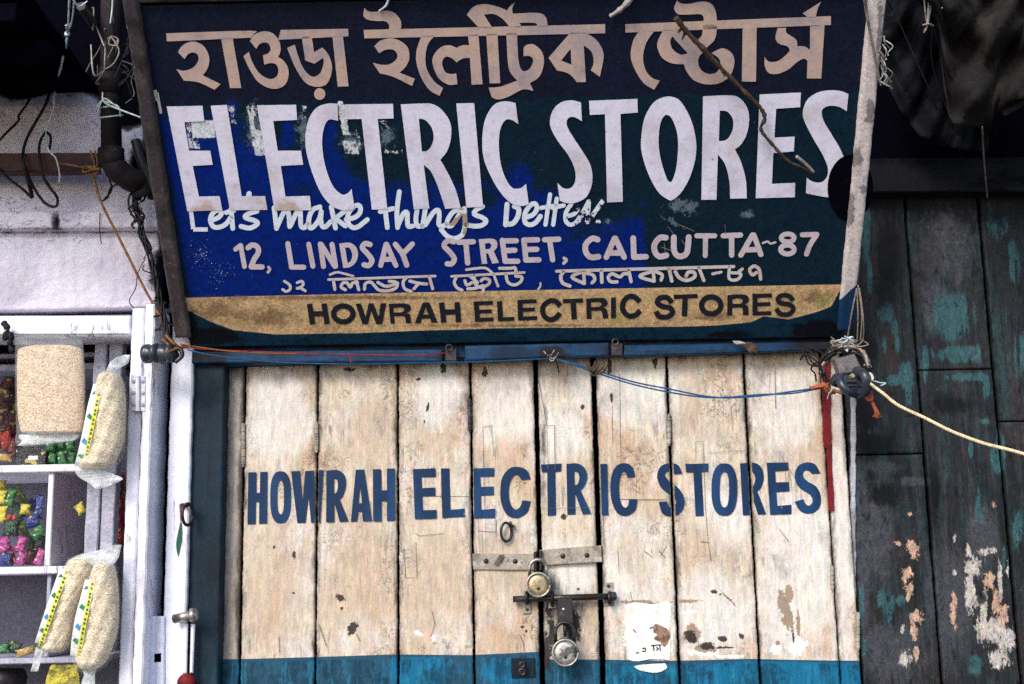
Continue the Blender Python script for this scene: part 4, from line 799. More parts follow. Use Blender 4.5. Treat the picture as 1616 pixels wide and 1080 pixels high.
TAG = [
 G(c1, s4, 30, [(90,150),(112,322)], [(112,325),(215,325)], cap='b'),
 G(c1, s4, 34, [(238,262),(290,240),(312,208),(290,188),(250,210),(233,260),(255,305),(300,308),(345,285),(378,240)]),
 G(c1, s4, 34, [(380,180),(392,318)], [(345,205),(400,190)]), G(c1, s4, 38, [(508,72),(506,85)]),
 G(c1, s4, 34, [(565,195),(500,215),(480,240),(545,262),(568,282),(535,308),(500,315),(450,303)]),
 G(c1, s4, 34, [(685,170),(702,318)], [(705,308),(755,200),(775,190),(788,215),(795,305)], [(800,300),(848,200),(868,195),(872,240),(876,300),(900,312),(925,285)]),
 G(c1, s4, 34, [(1010,165),(960,185),(932,245),(935,310),(965,305),(1005,250),(1020,190),(1015,250),(1025,300),(1050,305),(1085,270)]),
 G(c1, s4, 34, [(1090,165),(1120,315)], [(1185,195),(1115,250)], [(1115,245),(1190,300)]),
 G(c1, s4, 34, [(1195,255),(1260,238),(1295,200),(1290,158),(1255,158),(1215,205),(1205,260),(1230,305),(1275,308),(1345,255)]),
 G(b2, s4, 34, [(215,860),(230,985)], [(180,872),(270,850)]),
 G(b2, s4, 34, [(315,730),(298,870),(303,985)], [(308,965),(345,885),(370,880),(372,930),(378,975),(410,975)]),
 G(b2, s4, 34, [(440,865),(432,930),(445,975),(475,970)]),
 G(b2, s4, 34, [(500,850),(480,975)], [(500,965),(555,880),(590,862),(598,900),(595,960),(620,975),(650,960)]),
 G(b2, s4, 34, [(735,855),(690,880),(655,940),(665,975),(700,955),(760,860)], [(775,850),(780,960),(765,1030),(715,1060),(660,1050),(612,1000)]),
 G(b2, s4, 34, [(905,835),(860,860),(845,890),(905,915),(930,940),(900,968),(850,975),(790,965)]),
 G(b2, s4, 36, [(1078,820),(1068,965)], [(1070,960),(1120,955),(1155,905),(1160,850),(1130,835)]),
 G(b2, s4, 34, [(1200,915),(1260,895),(1290,850),(1275,815),(1240,830),(1205,885),(1205,945),(1240,965),(1280,950),(1315,905)]),
 G(b2, s4, 30, [(1383,750),(1350,965)], [(1320,845),(1420,830)]), G(b2, s4, 30, [(1430,780),(1405,965)], [(1400,845),(1480,828)]),
 G(b2, s4, 30, [(1495,905),(1550,890),(1580,850),(1565,815),(1530,825),(1495,880),(1495,940),(1530,965),(1570,945),(1610,880)]),
 G(b3, s4, 32, [(310,800),(300,945)], [(240,935),(310,800)], [(308,940),(428,770)]), G(b3, s4, 30, [(368,945),(382,945)])]
wf = lambda X, Y, c: np.maximum(c01((X - 850) / 60) * .485, blobs([(665, 312, 14, 16), (620, 312, 8, 8), (735, 345, 12, 14)])(X, Y, c) * .5)
letters(TAG, .0008, M['taglet'], dict(worn=wf, rust=blobs([(733, 350, 14, 18), (715, 352, 8, 10)])))
AD = [
 G(c1, s4, 34, [(412,465),(448,438)], [(448,438),(475,588)]), G(c1, s4, 38, [(500,455),(530,435),(568,450),(572,490),(545,535),(522,588)], [(522,590),(600,590)]), G(c1, s4, 20, [(645,592),(655,608),(642,628)]),
 G(c1, s4, 36, [(782,425),(808,588)], [(808,592),(895,592)]), G(c1, s4, 36, [(930,430),(960,586)]), G(c1, s4, 36, [(1012,428),(1035,588)], [(1095,430),(1120,586)], [(1018,430),(1115,586)]),
 [poly(c1, [(1145,425),(1215,418,1),(1262,445,1),(1280,500,1),(1262,560,1),(1220,592,1),(1175,598)], [[(1188,455),(1218,455,1),(1238,500,1),(1228,548,1),(1205,562)]])],
 G(c1, s4, 38, [(1365,432),(1330,425),(1310,455),(1350,500),(1378,545),(1355,580),(1322,575)]), G(c1, s4, 36, [(1478,430),(1440,580)], [(1482,430),(1548,580)], [(1455,538),(1530,535)]),
 G(c2, s4, 38, [(18,430),(68,495)], [(138,428),(68,500)], [(70,500),(98,578)]),
 G(c2, s4, 38, [(432,412),(390,405),(362,440),(408,490),(435,535),(415,568),(385,568)]), G(c2, s4, 38, [(465,415),(570,412)], [(517,415),(530,562)]),
 [poly(c2, [(608,395),(700,390,1),(735,410,1),(738,450,1),(715,480),(752,560),(705,568),(675,495),(660,495),(668,568),(630,570)], [[(652,425),(685,422,1),(697,440,1),(685,462,1),(656,465)]])],
 G(c2, s4, 38, [(775,402),(795,548)], [(775,406),(875,405)], [(785,475),(865,472)], [(795,550),(885,550)]), G(c2, s4, 38, [(928,400),(942,542)], [(928,400),(1025,398)], [(938,468),(1020,465)], [(942,542),(1035,540)]),
 G(c2, s4, 38, [(1075,398),(1175,394)], [(1110,400),(1132,540)]), G(c2, s4, 22, [(1212,528),(1230,542),(1210,565)]),
 G(c3, s3, 62, [(560,258),(500,248),(435,310),(435,390),(485,445),(570,440)]), G(c3, s3, 60, [(740,245),(652,445)], [(748,245),(842,445)], [(685,400),(810,400)]), G(c3, s3, 60, [(938,242),(945,435)], [(945,445),(1075,440)]),
 G(c3, s3, 62, [(1285,238),(1220,240),(1165,310),(1168,385),(1215,438),(1290,425)]), G(c3, s3, 62, [(1370,232),(1372,370),(1410,430),(1470,430),(1512,385),(1528,232)]),
 G(c4, s4, 36, [(178,235),(305,235)], [(240,235),(238,375)]), G(c4, s4, 38, [(365,235),(488,230)], [(425,235),(425,372)]), G(c4, s4, 38, [(572,230),(490,372)], [(582,230),(632,368)], [(530,335),(620,332)]),
 G(c4, s4, 15, [(645,286),(680,276),(700,290),(735,281)]), [strk(c4, ell(822, 250, 46, 28, 12), 34, s4, closed=True), strk(c4, ell(820, 332, 48, 32, 12), 36, s4, closed=True)], G(c4, s4, 36, [(925,228),(1028,225)], [(1026,230),(980,300),(955,365)])]
letters(AD, .0012, M['addrlet'])
SM = [
 G(c1, s4, 20, [(758,692),(795,718),(798,748),(770,764),(745,750)]), G(c1, s4, 20, [(848,702),(880,692),(892,712),(870,738),(848,742)], [(868,735),(905,760)]),
 G(c1, s4, 16, [(1080,645),(1130,628),(1180,638),(1245,655)]), G(c1, s4, 18, [(1070,680),(1826,655)]), G(c1, s4, 22, [(1105,685),(1115,750)]),
 G(c1, s4, 22, [(1190,752),(1162,735),(1168,708),(1200,702),(1225,735),(1240,705),(1275,700)], [(1265,685),(1285,752)]),
 G(c1, s4, 22, [(1325,748),(1332,708),(1370,698),(1395,722),(1430,755),(1500,758),(1552,735),(1550,700),(1500,692)], [(1420,700),(1480,728),(1560,705)]),
 G(c2, s4, 22, [(95,665),(72,700),(85,745),(130,764)]), G(c2, s4, 22, [(120,690),(175,705),(240,712)], [(185,705),(150,745)]), G(c2, s4, 22, [(258,660),(282,745)]),
 G(c2, s4, 18, [(415,657),(930,630)]), G(c2, s4, 22, [(450,662),(435,700),(455,738),(490,755)]),
 G(c2, s4, 22, [(510,688),(525,718),(560,702)], [(545,655),(600,700)], [(575,650),(585,712),(625,735),(675,715),(685,685),(650,672),(625,688)], [(530,745),(580,742),(640,722)], [(640,722),(640,765)]),
 G(c2, s4, 18, [(520,610),(600,600),(660,600),(712,640)], [(715,645),(745,728)]), G(c2, s4, 22, [(755,600),(830,600),(865,596),(872,622)], [(800,640),(815,698),(860,718),(905,695),(912,662),(870,655)]),
 G(c2, s4, 14, [(1045,705),(1045,725),(1030,748)]),
 G(c3, s3, 34, [(125,594),(2006,545)]), G(c3, s3, 38, [(195,600),(168,655),(190,720),(265,752)]), G(c3, s3, 36, [(400,600),(285,655),(405,720)], [(412,600),(418,725)], [(430,612),(510,635),(528,685),(500,718)]),
 G(c3, s3, 38, [(600,590),(605,712)]), G(c3, s3, 36, [(765,708),(700,705),(672,660),(715,622),(795,655),(835,622),(890,622)], [(890,580),(915,705)]),
 G(c3, s3, 36, [(1130,600),(1005,648),(1155,700)], [(1150,590),(1160,700)], [(1180,600),(1245,632),(1235,688)]), G(c3, s3, 38, [(1320,570),(1348,698)]), G(c3, s3, 38, [(1385,600),(1430,665),(1510,692),(1590,655),(1585,608),(1525,605),(1500,645)]),
 G(c4, s4, 24, [(192,460),(228,552)]), G(c4, s4, 20, [(290,505),(350,492)]), G(c4, s4, 22, [(410,452),(408,538),(465,545),(490,505),(425,497)], [(465,498),(500,470)]), G(c4, s4, 24, [(630,542),(620,475),(585,450),(552,475),(572,512),(600,495)])]
letters(SM, .0012, M['smalllet'])
kw = dict(cap='b')
BL_ = [
 G(c1, s4, 38, [(935,852),(958,998)], [(1038,850),(1060,995)], [(945,925),(1055,920)], cap='b'), [strk(c1, ell(1175, 923, 68, 56, 20), 38, s4, closed=True)],
 [poly(c1, [(1262,850),(1300,849),(1333,945),(1355,848),(1388,848),(1425,945),(1440,848),(1480,847),(1450,996),(1408,996),(1372,900),(1350,996),(1310,996)])],
 [poly(c2, [(-30,852),(70,848,1),(118,860,1),(125,895,1),(95,920),(120,930,1),(130,990),(92,990),(85,945,1),(60,938),(8,940),(14,992),(-16,992)], [[(2,880),(65,877,1),(80,893,1),(65,910,1),(6,913)]])],
 [poly(c2, [(212,843),(258,842),(318,985),(275,986),(262,955),(204,957),(198,988),(155,989)], [[(232,878),(213,928),(252,926)]])],
 G(c2, s4, 38, [(345,842),(360,985)], [(455,840),(465,982)], [(350,912),(460,908)], cap='b'),
 G(c2, s4, 36, [(590,835),(600,978)], cap='b') + G(c2, s4, 28, [(572,849),(708,845)], [(590,908),(700,904)], [(590,966),(713,961)], cap='b'),
 G(c2, s4, 36, [(755,833),(763,975)], cap='b') + G(c2, s4, 28, [(755,962),(860,958)], cap='b'),
 G(c2, s4, 36, [(900,825),(905,970)], cap='b') + G(c2, s4, 28, [(882,838),(1018,833)], [(895,895),(1005,891)], [(890,957),(1022,952)], cap='b'),
 G(c2, s4, 36, [(1185,868),(1155,835),(1110,832),(1065,870),(1065,925),(1100,960),(1145,958),(1185,918)], cap='b'),
 G(c2, s4, 30, [(1205,833),(1347,828)], cap='b') + G(c2, s4, 38, [(1277,830),(1285,962)], cap='b'),
 [poly(c2, [(1370,815),(1470,809,1),(1512,822,1),(1520,855,1),(1490,880),(1515,892,1),(1528,955),(1488,955),(1478,905,1),(1455,900),(1405,902),(1408,958),(1372,958)], [[(1403,842),(1460,838,1),(1478,852,1),(1462,872,1),(1404,874)]])],
 [poly(c2, [(1545,806),(1580,805),(1580,953),(1545,954)])],
 G(c3, s3, 56, [(1010,920),(955,870),(890,865),(832,925),(830,1010),(890,1070),(960,1062),(1010,1010)], cap='b'),
 G(c3, s3, 56, [(1350,930),(1300,875),(1220,880),(1195,930),(1250,968),(1330,985),(1355,1035),(1300,1080),(1215,1075),(1180,1020)], cap='b'),
 G(c4, s4, 30, [(14,668),(184,662)], cap='b') + G(c4, s4, 38, [(95,665),(90,806)], cap='b'), [strk(c4, ell(280, 728, 68, 60, 20), 38, s4, closed=True)],
 [poly(c4, [(395,655),(490,649,1),(538,662,1),(545,700,1),(518,722),(540,735,1),(545,798),(505,798),(500,748,1),(470,743),(428,745),(428,800),(393,800)], [[(430,683),(485,679,1),(502,695,1),(487,715,1),(430,716)]])],
 G(c4, s4, 36, [(590,645),(590,798)], cap='b') + G(c4, s4, 28, [(575,662),(710,657)], [(590,722),(700,718)], [(575,786),(706,783)], cap='b'),
 G(c4, s4, 34, [(862,695),(830,662),(780,658),(752,685),(775,712),(835,722),(862,752),(835,788),(775,790),(740,752)], cap='b')]
letters(BL_, .0010, M['blacklet'])
# scratches round the scuffed patch
for q in ([(1068, 353), (1095, 365)], [(1054, 358), (1062, 368)], [(1043, 390), (1057, 395)], [(1048, 384), (1050, 397)], [(1075, 378), (1080, 386)], [(1144, 355), (1145, 368)]):
    v, f = glyph([(stroke(q, 1.2)[0], [])]); obj('scratch', ([S(p[0], p[1], .0022) for p in v], f), M['wirestr'], sign)

# ------------------------------------------------------------------ branch and sticks caught on the sign
def swire(pts, r, n=6, **k): return tube(catmull([S(x, y, o) for x, y, o in pts], n), r, **k)
br = thing('dry_branch', 'dry brown branch lying diagonally across the right of the signboard', 'branch', S(1285, 272, .02))
obj('stem', swire([(1066, 28, .03), (1085, 52, .026), (1110, 78, .024), (1130, 100, .02), (1158, 128, .018), (1180, 150, .018), (1201, 172, .016), (1207, 188, .016), (1201, 205, .016), (1222, 232, .016), (1243, 254, .014), (1262, 263, .018), (1284, 273, .022)], .0052, jit=.28, taper=.45, sides=7), M['twig'], br, True)
obj('tip', swire([(1284, 272, .022), (1275, 262, .025), (1257, 247, .03)], .0028, taper=1.2), M['paleTwig'], br, True)
for a_, b_ in (((1082, 50), (1076, 64)), ((1076, 44), (1070, 52)), ((1112, 82), (1116, 92)), ((1140, 112), (1144, 122)), ((1202, 210), (1208, 216))):
    obj('twig', swire([(*a_, .022), (*b_, .024)], .0032, jit=.3, taper=.3), M['twig'], br)
st = obj('bleached_stick', swire([(963, 26, .006), (980, 14, .010), (1000, -6, .012)], .0042, jit=.25, taper=1.2), M['paleTwig']); tag(st, 'short bleached stick stuck at the top edge of the signboard', 'stick')
st = obj('plastic_strand', swire([(598, 18, .004), (610, 8, .008), (614, -6, .010)], .0022, jit=.2), M['whitestr']); tag(st, 'pale plastic strand over the top edge of the signboard', 'strand')

# ------------------------------------------------------------------ awning and overhead left
aw = thing('awning_roof', 'sooty black awning sheet jutting out above the lavender shop front', 'awning', (-1.6, -.5, zt))
xa = at(150, 145, -.02).x
obj('roof_sheet', slab((-3.2, -.48, zt + .03), (xa, -.48, zt + .03), (xa, -.021, zt), (-3.2, -.021, zt), (0, 0, -1), .02, 60, 30, e=.002, wob=.003), M['awning'], aw)
for yy in (-.12, -.26, -.42): obj('batten', box(-3.2, xa - .004, yy - .02, yy + .02, zt - .03, zt + .005), M['awning'], aw)
obj('bracket', tube([at(128, 10, -.2), at(150, 42, -.12)], .01, 6), M['grey_rail'], aw)

# ------------------------------------------------------------------ pipe and beam
dp = thing('drain_pipe', 'grimy dark iron drain pipe with elbow beside the left edge of the signboard', 'pipe', at(175, 262, -.12))
obj('pipe', tube([at(175, -60, -.12), at(175, 60, -.12), at(175, 150, -.12), at(176, 250, -.12)], .0205, 20), M['pipe'], dp, True)
obj('collar', tube([at(175, 110, -.12), at(175, 150, -.12)], .024, 20), M['pipe'], dp, True)
obj('collar', tube([at(175, 236, -.12), at(176, 262, -.12)], .026, 20), M['pipe'], dp, True)
obj('elbow', tube(catmull([at(176, 240, -.12), at(180, 262, -.12), at(200, 280, -.11), at(222, 292, -.09), at(228, 310, -.08)], 6), .024, 16, .05), M['pipe'], dp, True)
o = obj('steel_beam', pslab([(-330, 276), (152, 269), (152, 241), (-330, 243)], -.10, .03, 60, 3, e=.002, wob=.0008), M['beam']); tag(o, 'rust brown painted beam running along the lavender wall to the pipe', 'beam')
o = obj('rail_bracket', merge(tube(catmull([at(214, 222, -.10), at(222, 250, -.10), at(238, 290, -.09), at(240, 312, -.07)], 5), .010, 10), tube(catmull([at(228, 262, -.1), at(244, 300, -.1), at(252, 330, -.09)], 5), .008, 8)), M['cable']); tag(o, 'black bent bracket between drain pipe and signboard rail', 'bracket')

# ------------------------------------------------------------------ cables, cords and strings
def cord(name, label, cat, pts, r, m, group=None, **k):
    o = obj(name, wire(pts, r, **k), M[m], smooth=True); tag(o, label, cat, group); return o
g_ = 'black cables hooked over the brown beam'
cord('black_cable', 'black cable slanting to the left photo edge above the brown beam', 'cable', [(55, 140, -.05), (42, 165, -.06), (30, 182, -.07), (28, 192, -.07), (10, 210, -.09), (-10, 232, -.1)], .0028, 'cable', g_)
cord('black_cable', 'middle black cable bowing down behind the brown beam', 'cable', [(80, 140, -.05), (72, 165, -.06), (55, 195, -.07), (42, 220, -.08), (36, 245, -.11), (38, 262, -.115), (45, 290, -.1), (50, 313, -.08)], .0034, 'cable', g_)
cord('black_cable', 'black cable making a forked loop above the beam', 'cable', [(72, 208, -.07), (64, 222, -.08), (62, 240, -.11), (67, 275, -.115), (78, 295, -.1), (90, 312, -.09), (88, 326, -.08), (70, 320, -.08), (50, 290, -.09), (40, 262, -.115)], .0030, 'cable', g_)
cord('black_cable', 'short black cable dropping from the fork to the beam', 'cable', [(72, 208, -.07), (80, 216, -.08), (78, 236, -.11)], .0030, 'cable', g_)
cord('black_cable', 'black cable in a V below the beam at the left photo edge', 'cable', [(-5, 262, -.115), (15, 283, -.09), (35, 298, -.08), (51, 312, -.07), (47, 290, -.08), (42, 270, -.115)], .0028, 'cable', g_)
ps = thing('plastic_strand', 'pale blue white plastic strand hanging from the dark awning', 'strand', at(88, 145, -.1))
for q in ([(110, -12, -.3), (108, 30, -.25), (107, 54, -.22), (100, 90, -.18), (88, 140, -.1), (85, 170, -.08), (72, 208, -.075)], [(118, -12, -.3), (114, 30, -.25), (106, 55, -.22), (98, 100, -.17), (90, 135, -.1)], [(104, 40, -.24), (106, 56, -.22), (104, 75, -.2), (96, 105, -.16), (86, 148, -.1), (84, 165, -.08)], [(72, 208, -.075), (76, 236, -.118), (88, 250, -.118), (94, 275, -.1), (93, 288, -.09)], [(112, -6, -.3), (124, 10, -.28), (138, 2, -.28)]):
    obj('strand', wire(q, .0018, jit=.3), M['whitestr'], ps)
obj('knot', lathe(at(106, 54, -.22), FR, [(.004, -.003), (.006, 0), (.004, .004)], 10), M['whitestr'], ps)
wz = thing('binding_string', 'silvery string tied round the iron drain pipe and pulled to the sign', 'string', at(163, 165, -.14))
for q in ([(162, 146, -.145), (163, 160, -.145), (176, 168, -.15), (196, 176, -.15), (215, 183, -.15), (240, 192, -.15), (262, 193, -.2), (272, 188, -.2)], [(156, 172, -.14), (164, 156, -.145), (178, 164, -.15), (192, 176, -.14)], [(156, 186, -.13), (175, 184, -.146), (194, 182, -.13)], [(156, 171, -.13), (175, 168, -.146), (190, 172, -.13)], [(153, 170, -.14), (160, 160, -.145), (154, 178, -.14)], [(164, 160, -.145), (186, 168, -.15), (190, 184, -.14)]):
    obj('loop', wire(q, .0017, jit=.2), M['whitestr'], wz)
cord('hanging_wire', 'thin pale wire hanging in front of the top of the pipe', 'wire', [(178, -10, -.16), (177, 15, -.15), (174, 38, -.145)], .0018, 'whitestr')
cord('thin_wire', 'thin dark wire curling down left of the iron pipe', 'wire', [(166, 45, -.145), (158, 75, -.1), (140, 105, -.07), (130, 130, -.05), (118, 148, -.04), (104, 152, -.04)], .0016, 'wirestr')
cord('coiled_wire', 'dark coiled wire on the upper part of the iron pipe', 'wire', [(170, 62, -.145), (176, 58, -.15), (186, 62, -.148), (184, 72, -.15), (172, 70, -.15), (176, 60, -.152), (188, 80, -.15), (180, 100, -.148), (166, 110, -.145)], .0018, 'wirestr')
oc = thing('orange_string', 'orange cord knotted round the beam end by the pipe', 'cord', at(150, 272, -.12))
for q in ([(143, 238, -.115), (148, 255, -.122), (152, 268, -.122), (165, 255, -.122), (182, 236, -.145)], [(150, 238, -.115), (153, 262, -.122), (132, 272, -.118), (136, 262, -.122), (158, 268, -.122)], [(95, 258, -.116), (130, 264, -.118), (150, 268, -.122)], [(130, 270, -.115), (140, 276, -.112), (155, 272, -.115), (148, 264, -.122), (138, 266, -.122)]):
    obj('loop', wire(q, .0019, jit=.15), M['orange'] if 0 else M['tan'], oc)
cord('tan_string', 'long tan cord stretched slantwise from the beam down to the insulator', 'cord', [(146, 275, -.11), (160, 320, -.1), (190, 380, -.095), (225, 450, -.09), (255, 505, -.1), (264, 535, -.12)], .0026, 'tan', jit=.08, n=12)
bt = thing('cable_bundle', 'black twisted cable bundle running down from the elbow to the insulator', 'cable bundle', at(260, 520, -.11))
base = [(212, 300, -.085), (214, 330, -.085), (222, 350, -.085), (224, 372, -.085), (235, 400, -.085), (245, 440, -.085), (252, 470, -.09), (258, 500, -.1), (264, 530, -.115), (275, 545, -.12)]
for k in range(4):
    q = [(x + 4 * math.sin(i * 1.7 + k * 1.6), y, Y + .004 * math.cos(i * 1.7 + k * 1.6)) for i, (x, y, Y) in enumerate(base)]
    obj('cable', wire(q, .0030 - .0004 * k, jit=.1), M['cable'], bt, True)
for q in ([(236, 282, -.09), (226, 300, -.09), (214, 325, -.09), (216, 345, -.09)], [(222, 292, -.1), (205, 308, -.09), (204, 330, -.09), (218, 350, -.09), (228, 342, -.09), (218, 330, -.09)], [(210, 300, -.09), (225, 318, -.09), (232, 300, -.09)], [(228, 370, -.09), (238, 390, -.08), (236, 396, -.08), (226, 380, -.085)], [(243, 476, -.09), (252, 472, -.09), (252, 480, -.09), (262, 478, -.09)], [(258, 505, -.1), (280, 515, -.09), (292, 500, -.07), (290, 485, -.06), (278, 470, -.06), (270, 462, -.05)], [(200, 288, -.1), (188, 290, -.1), (174, 298, -.09), (170, 312, -.08), (160, 318, -.07)], [(172, 280, -.1), (176, 300, -.09), (165, 314, -.07)]):
    obj('loose_end', wire(q, .0022, jit=.1), M['cable'], bt, True)
cord('thin_wire', 'hair thin dark wire wandering over the wall right of the tan cord', 'wire', [(230, 408, -.08), (218, 430, -.05), (214, 455, -.04), (204, 475, -.04), (212, 487, -.04)], .0010, 'cable')
cord('thin_wire', 'short thin dark wire hanging straight from the ledge', 'wire', [(158, 336, -.05), (157, 360, -.05), (160, 385, -.04)], .0010, 'cable')
ins = thing('cable_insulator', 'black double cable insulator fixed on top of the white shutter leaf', 'insulator', at(255, 575, -.12))
for x in (240, 264):
    obj('spool', merge(lathe(at(x, 558, -.13), (1, -.3, 0), [(.012, -.017), (.019, -.015), (.019, -.006), (.013, 0), (.019, .006), (.019, .013), (.010, .015)], 20)), M['blackplastic'], ins, True)
obj('bracket', merge(tube([at(232, 560, -.12), at(282, 562, -.12)], .0065, 10), tube(catmull([at(275, 548, -.13), at(285, 552, -.13), at(287, 562, -.13), at(276, 572, -.13)], 5), .0045, 8), tube([at(255, 560, -.13), at(256, 570, -.10)], .007, 8)), M['iron'], ins, True)
for q in ([(256, 536, -.13), (266, 545, -.14), (262, 556, -.15), (274, 552, -.14), (292, 545, -.12)], [(262, 530, -.12), (272, 540, -.14), (284, 548, -.13), (298, 548, -.12)]): obj('binding', wire(q, .0028, jit=.2), M['tan'], ins)
cord('red_thread', 'thin red thread stretched along the left half of the lintel', 'thread', [(284, 547, -.13), (330, 552, -.13), (450, 557, -.13), (560, 560, -.13), (660, 561, -.12), (712, 556, -.075)], .0012, 'redcord')
cord('red_thread', 'short red thread dangling from the lintel thread', 'thread', [(552, 560, -.13), (553, 566, -.128), (554, 573, -.128)], .0014, 'redcord')
cord('tan_thread', 'thin tan thread twisted beside the red one by the insulator', 'thread', [(284, 543, -.13), (320, 549, -.13), (380, 556, -.13), (470, 559, -.13)], .0013, 'tan')
cord('blue_string', 'thin blue cord sagging from the insulator under the left lintel', 'cord', [(296, 552, -.13), (330, 560, -.13), (390, 568, -.125), (460, 573, -.12), (560, 575, -.115), (660, 573, -.10), (760, 571, -.08), (868, 566, -.066)], .0014, 'bluecord', n=10)
bc = thing('blue_string', 'doubled blue cord sagging across the tops of the right door planks', 'cord', at(1130, 630, -.07))
for dd in (0, 1):
    obj('strand', wire([(872, 565 + dd, -.062), (905, 574 + dd * 2, -.066), (945, 586 + dd * 4, -.07), (1000, 603 + dd * 4, -.075), (1060, 615 + dd * 5, -.08), (1110, 625 + dd * 2, -.085), (1150, 628 - dd, -.09), (1200, 625 - dd * 2, -.10), (1250, 618 + dd * 3, -.11), (1295, 612 + dd, -.12)], .0016, n=10), M['bluecord'], bc, True)
kn = thing('string_knot', 'dark frayed knot on the doubled blue cord near the middle of the lintel', 'knot', at(942, 582, -.07))
for k in range(7):
    x, y = 938 + random.uniform(-8, 12), 582 + random.uniform(-7, 7); obj('fibre', wire([(x - 8, y - 5, -.072), (x, y + 5, -.078), (x + 7, y - 6, -.074), (x + 3, y + 4, -.07)], .0017, jit=.3), M['twig'], kn)
kn = thing('string_knot', 'small dark knot where the blue cords meet at the lintel', 'knot', at(870, 562, -.06))
for k in range(7):
    x, y = 868 + random.uniform(-10, 10), 563 + random.uniform(-6, 6); obj('fibre', wire([(x - 9, y - 3, -.062), (x, y + 5, -.068), (x + 8, y - 5, -.064)], .0015, jit=.3), M['cable'] if k % 2 else M['wirestr'], kn)
cord('thin_wire', 'short dark wire end pointing down below the middle knot', 'wire', [(876, 568, -.06), (880, 578, -.05), (882, 588, -.04)], .0013, 'cable')
lf = thing('dead_leaf', 'curled dry brown leaf caught on the right lintel', 'leaf', at(1185, 550, -.06))
obj('blade', pillow([(540, 1176, 1184), (545, 1172, 1194), (552, 1178, 1197), (558, 1185, 1193)], -.06, .008, 6, 3, .002), M['twig'], lf, True); obj('blade', pillow([(538, 1156, 1166), (541, 1158, 1176), (544, 1162, 1176)], -.062, .006, 6, 3, .001), M['paleTwig'], lf, True)

random.seed(23)
tg = thing('wire_tangle', 'loose tangle of thin dark wires around the top of the iron drain pipe', 'wire tangle', at(180, 60, -.13))
for k in range(11):
    x, y = random.uniform(150, 205), random.uniform(5, 120)
    obj('wire', wire([(x + random.uniform(-22, 22), y + random.uniform(-24, 24) + 12 * i, -.145 + random.uniform(-.02, .03)) for i in range(5)], random.choice((.0010, .0014, .0018)), jit=.2), M[random.choice(('cable', 'wirestr', 'cable'))], tg)
tg = thing('wire_tangle', 'short black wires curling round the cable bundle below the pipe elbow', 'wire tangle', at(240, 420, -.10))
for k in range(10):
    t_ = random.uniform(0, .9); x, y = 214 + 46 * t_, 310 + 210 * t_
    obj('wire', wire([(x + random.uniform(-14, 14), y + random.uniform(-8, 8) + 9 * i, -.095 + random.uniform(-.012, .01)) for i in range(4)], random.choice((.0012, .0017, .0022)), jit=.2), M['cable'], tg)
# ------------------------------------------------------------------ cable clamp hub on the right
hub = thing('cable_clamp', 'grey block with blue black bracket holding cords at the lower right corner of the sign', 'clamp', at(1340, 620, -.16))
obj('grey_block', slab(at(1326, 590, -.19), at(1363, 586, -.19), at(1349, 558, -.17), at(1318, 566, -.17), (0, -1, 0), .03, 6, 6, e=.003, wob=.0006), M['greybox'], hub)
obj('black_band', merge(tube(catmull([at(1325, 595, -.20), at(1328, 606, -.215), at(1338, 618, -.215), at(1350, 622, -.19)], 6), .0085, 8), tube(catmull([at(1352, 586, -.19), at(1364, 592, -.215), at(1368, 604, -.215), at(1366, 616, -.205), at(1355, 622, -.19)], 6), .010, 8)), M['blackplastic'], hub, True)
obj('bracket', merge(pslab([(1330, 612), (1364, 612), (1366, 590), (1330, 592)], -.195, .02, e=.003), pslab([(1338, 604), (1354, 604), (1352, 596), (1340, 596)], -.205, .01, e=.002)), M['blackplastic'], hub)
obj('bracket', pslab([(1312, 604), (1330, 606), (1328, 588), (1320, 588)], -.18, .03, e=.006), M['blackplastic'], hub, label='dark lump of tape beside the bracket')
obj('bolt', lathe(at(1345, 594, -.21), FR, [(.005, -.006), (.005, .004), (.003, .006)], 8), M['brass'], hub)
for k in range(9):
    base_ = [(1298, 592), (1300, 574), (1314, 556), (1334, 550), (1354, 556), (1367, 568), (1370, 582)]
    obj('bound_cable', wire([(x + random.uniform(-6, 6), y + random.uniform(-6, 6), -.13 - .008 * i_ + random.uniform(-.006, .006)) for i_, (x, y) in enumerate(base_[random.choice((0, 0, 1)):])], random.choice((.0022, .003, .0038)), jit=.2), M[random.choice(('wirestr', 'cable', 'iron'))], hub, True)
obj('bound_cable', wire([(1298, 584, -.12), (1303, 600, -.13), (1320, 608, -.16), (1340, 612, -.17)], .0045, jit=.2), M['cable'], hub, True)
for q in ([(1278, 612, -.12), (1295, 610, -.13), (1312, 605, -.15), (1322, 600, -.17)], [(1280, 614, -.12), (1298, 606, -.13), (1308, 612, -.15)], [(1310, 616, -.15), (1330, 620, -.17), (1345, 622, -.18)], [(1300, 604, -.13), (1306, 618, -.14), (1318, 620, -.15)]):
    obj('orange_wrap', wire(q, .0032, jit=.3), M['orange'] if q[0][0] < 1300 else M['tan'], hub)
for q in ([(1311, 606, -.16), (1313, 615, -.17), (1308, 622, -.16), (1306, 630, -.15)],): obj('wire_tail', wire(q, .0012), M['whitestr'], hub)
random.seed(11)
for k in range(12):
    x, y = random.uniform(1318, 1352), random.uniform(536, 560)
    q = [(x + random.uniform(-16, 16), y + random.uniform(-9, 9), -.15 + random.uniform(-.02, .02)) for _ in range(5)]; obj('binding_wire', wire(q, .0014, jit=.2), M['wirestr'] if k % 3 else M['whitestr'], hub)
tn = thing('orange_tassel', 'frayed orange cord end hanging below the cable clamp', 'tassel', at(1385, 662, -.17))
obj('tassel_head', pillow([(614, 1368, 1374), (624, 1363, 1378), (630, 1366, 1379), (634, 1370, 1377)], -.19, .012, 6, 4, .001), M['orange'], tn, True)
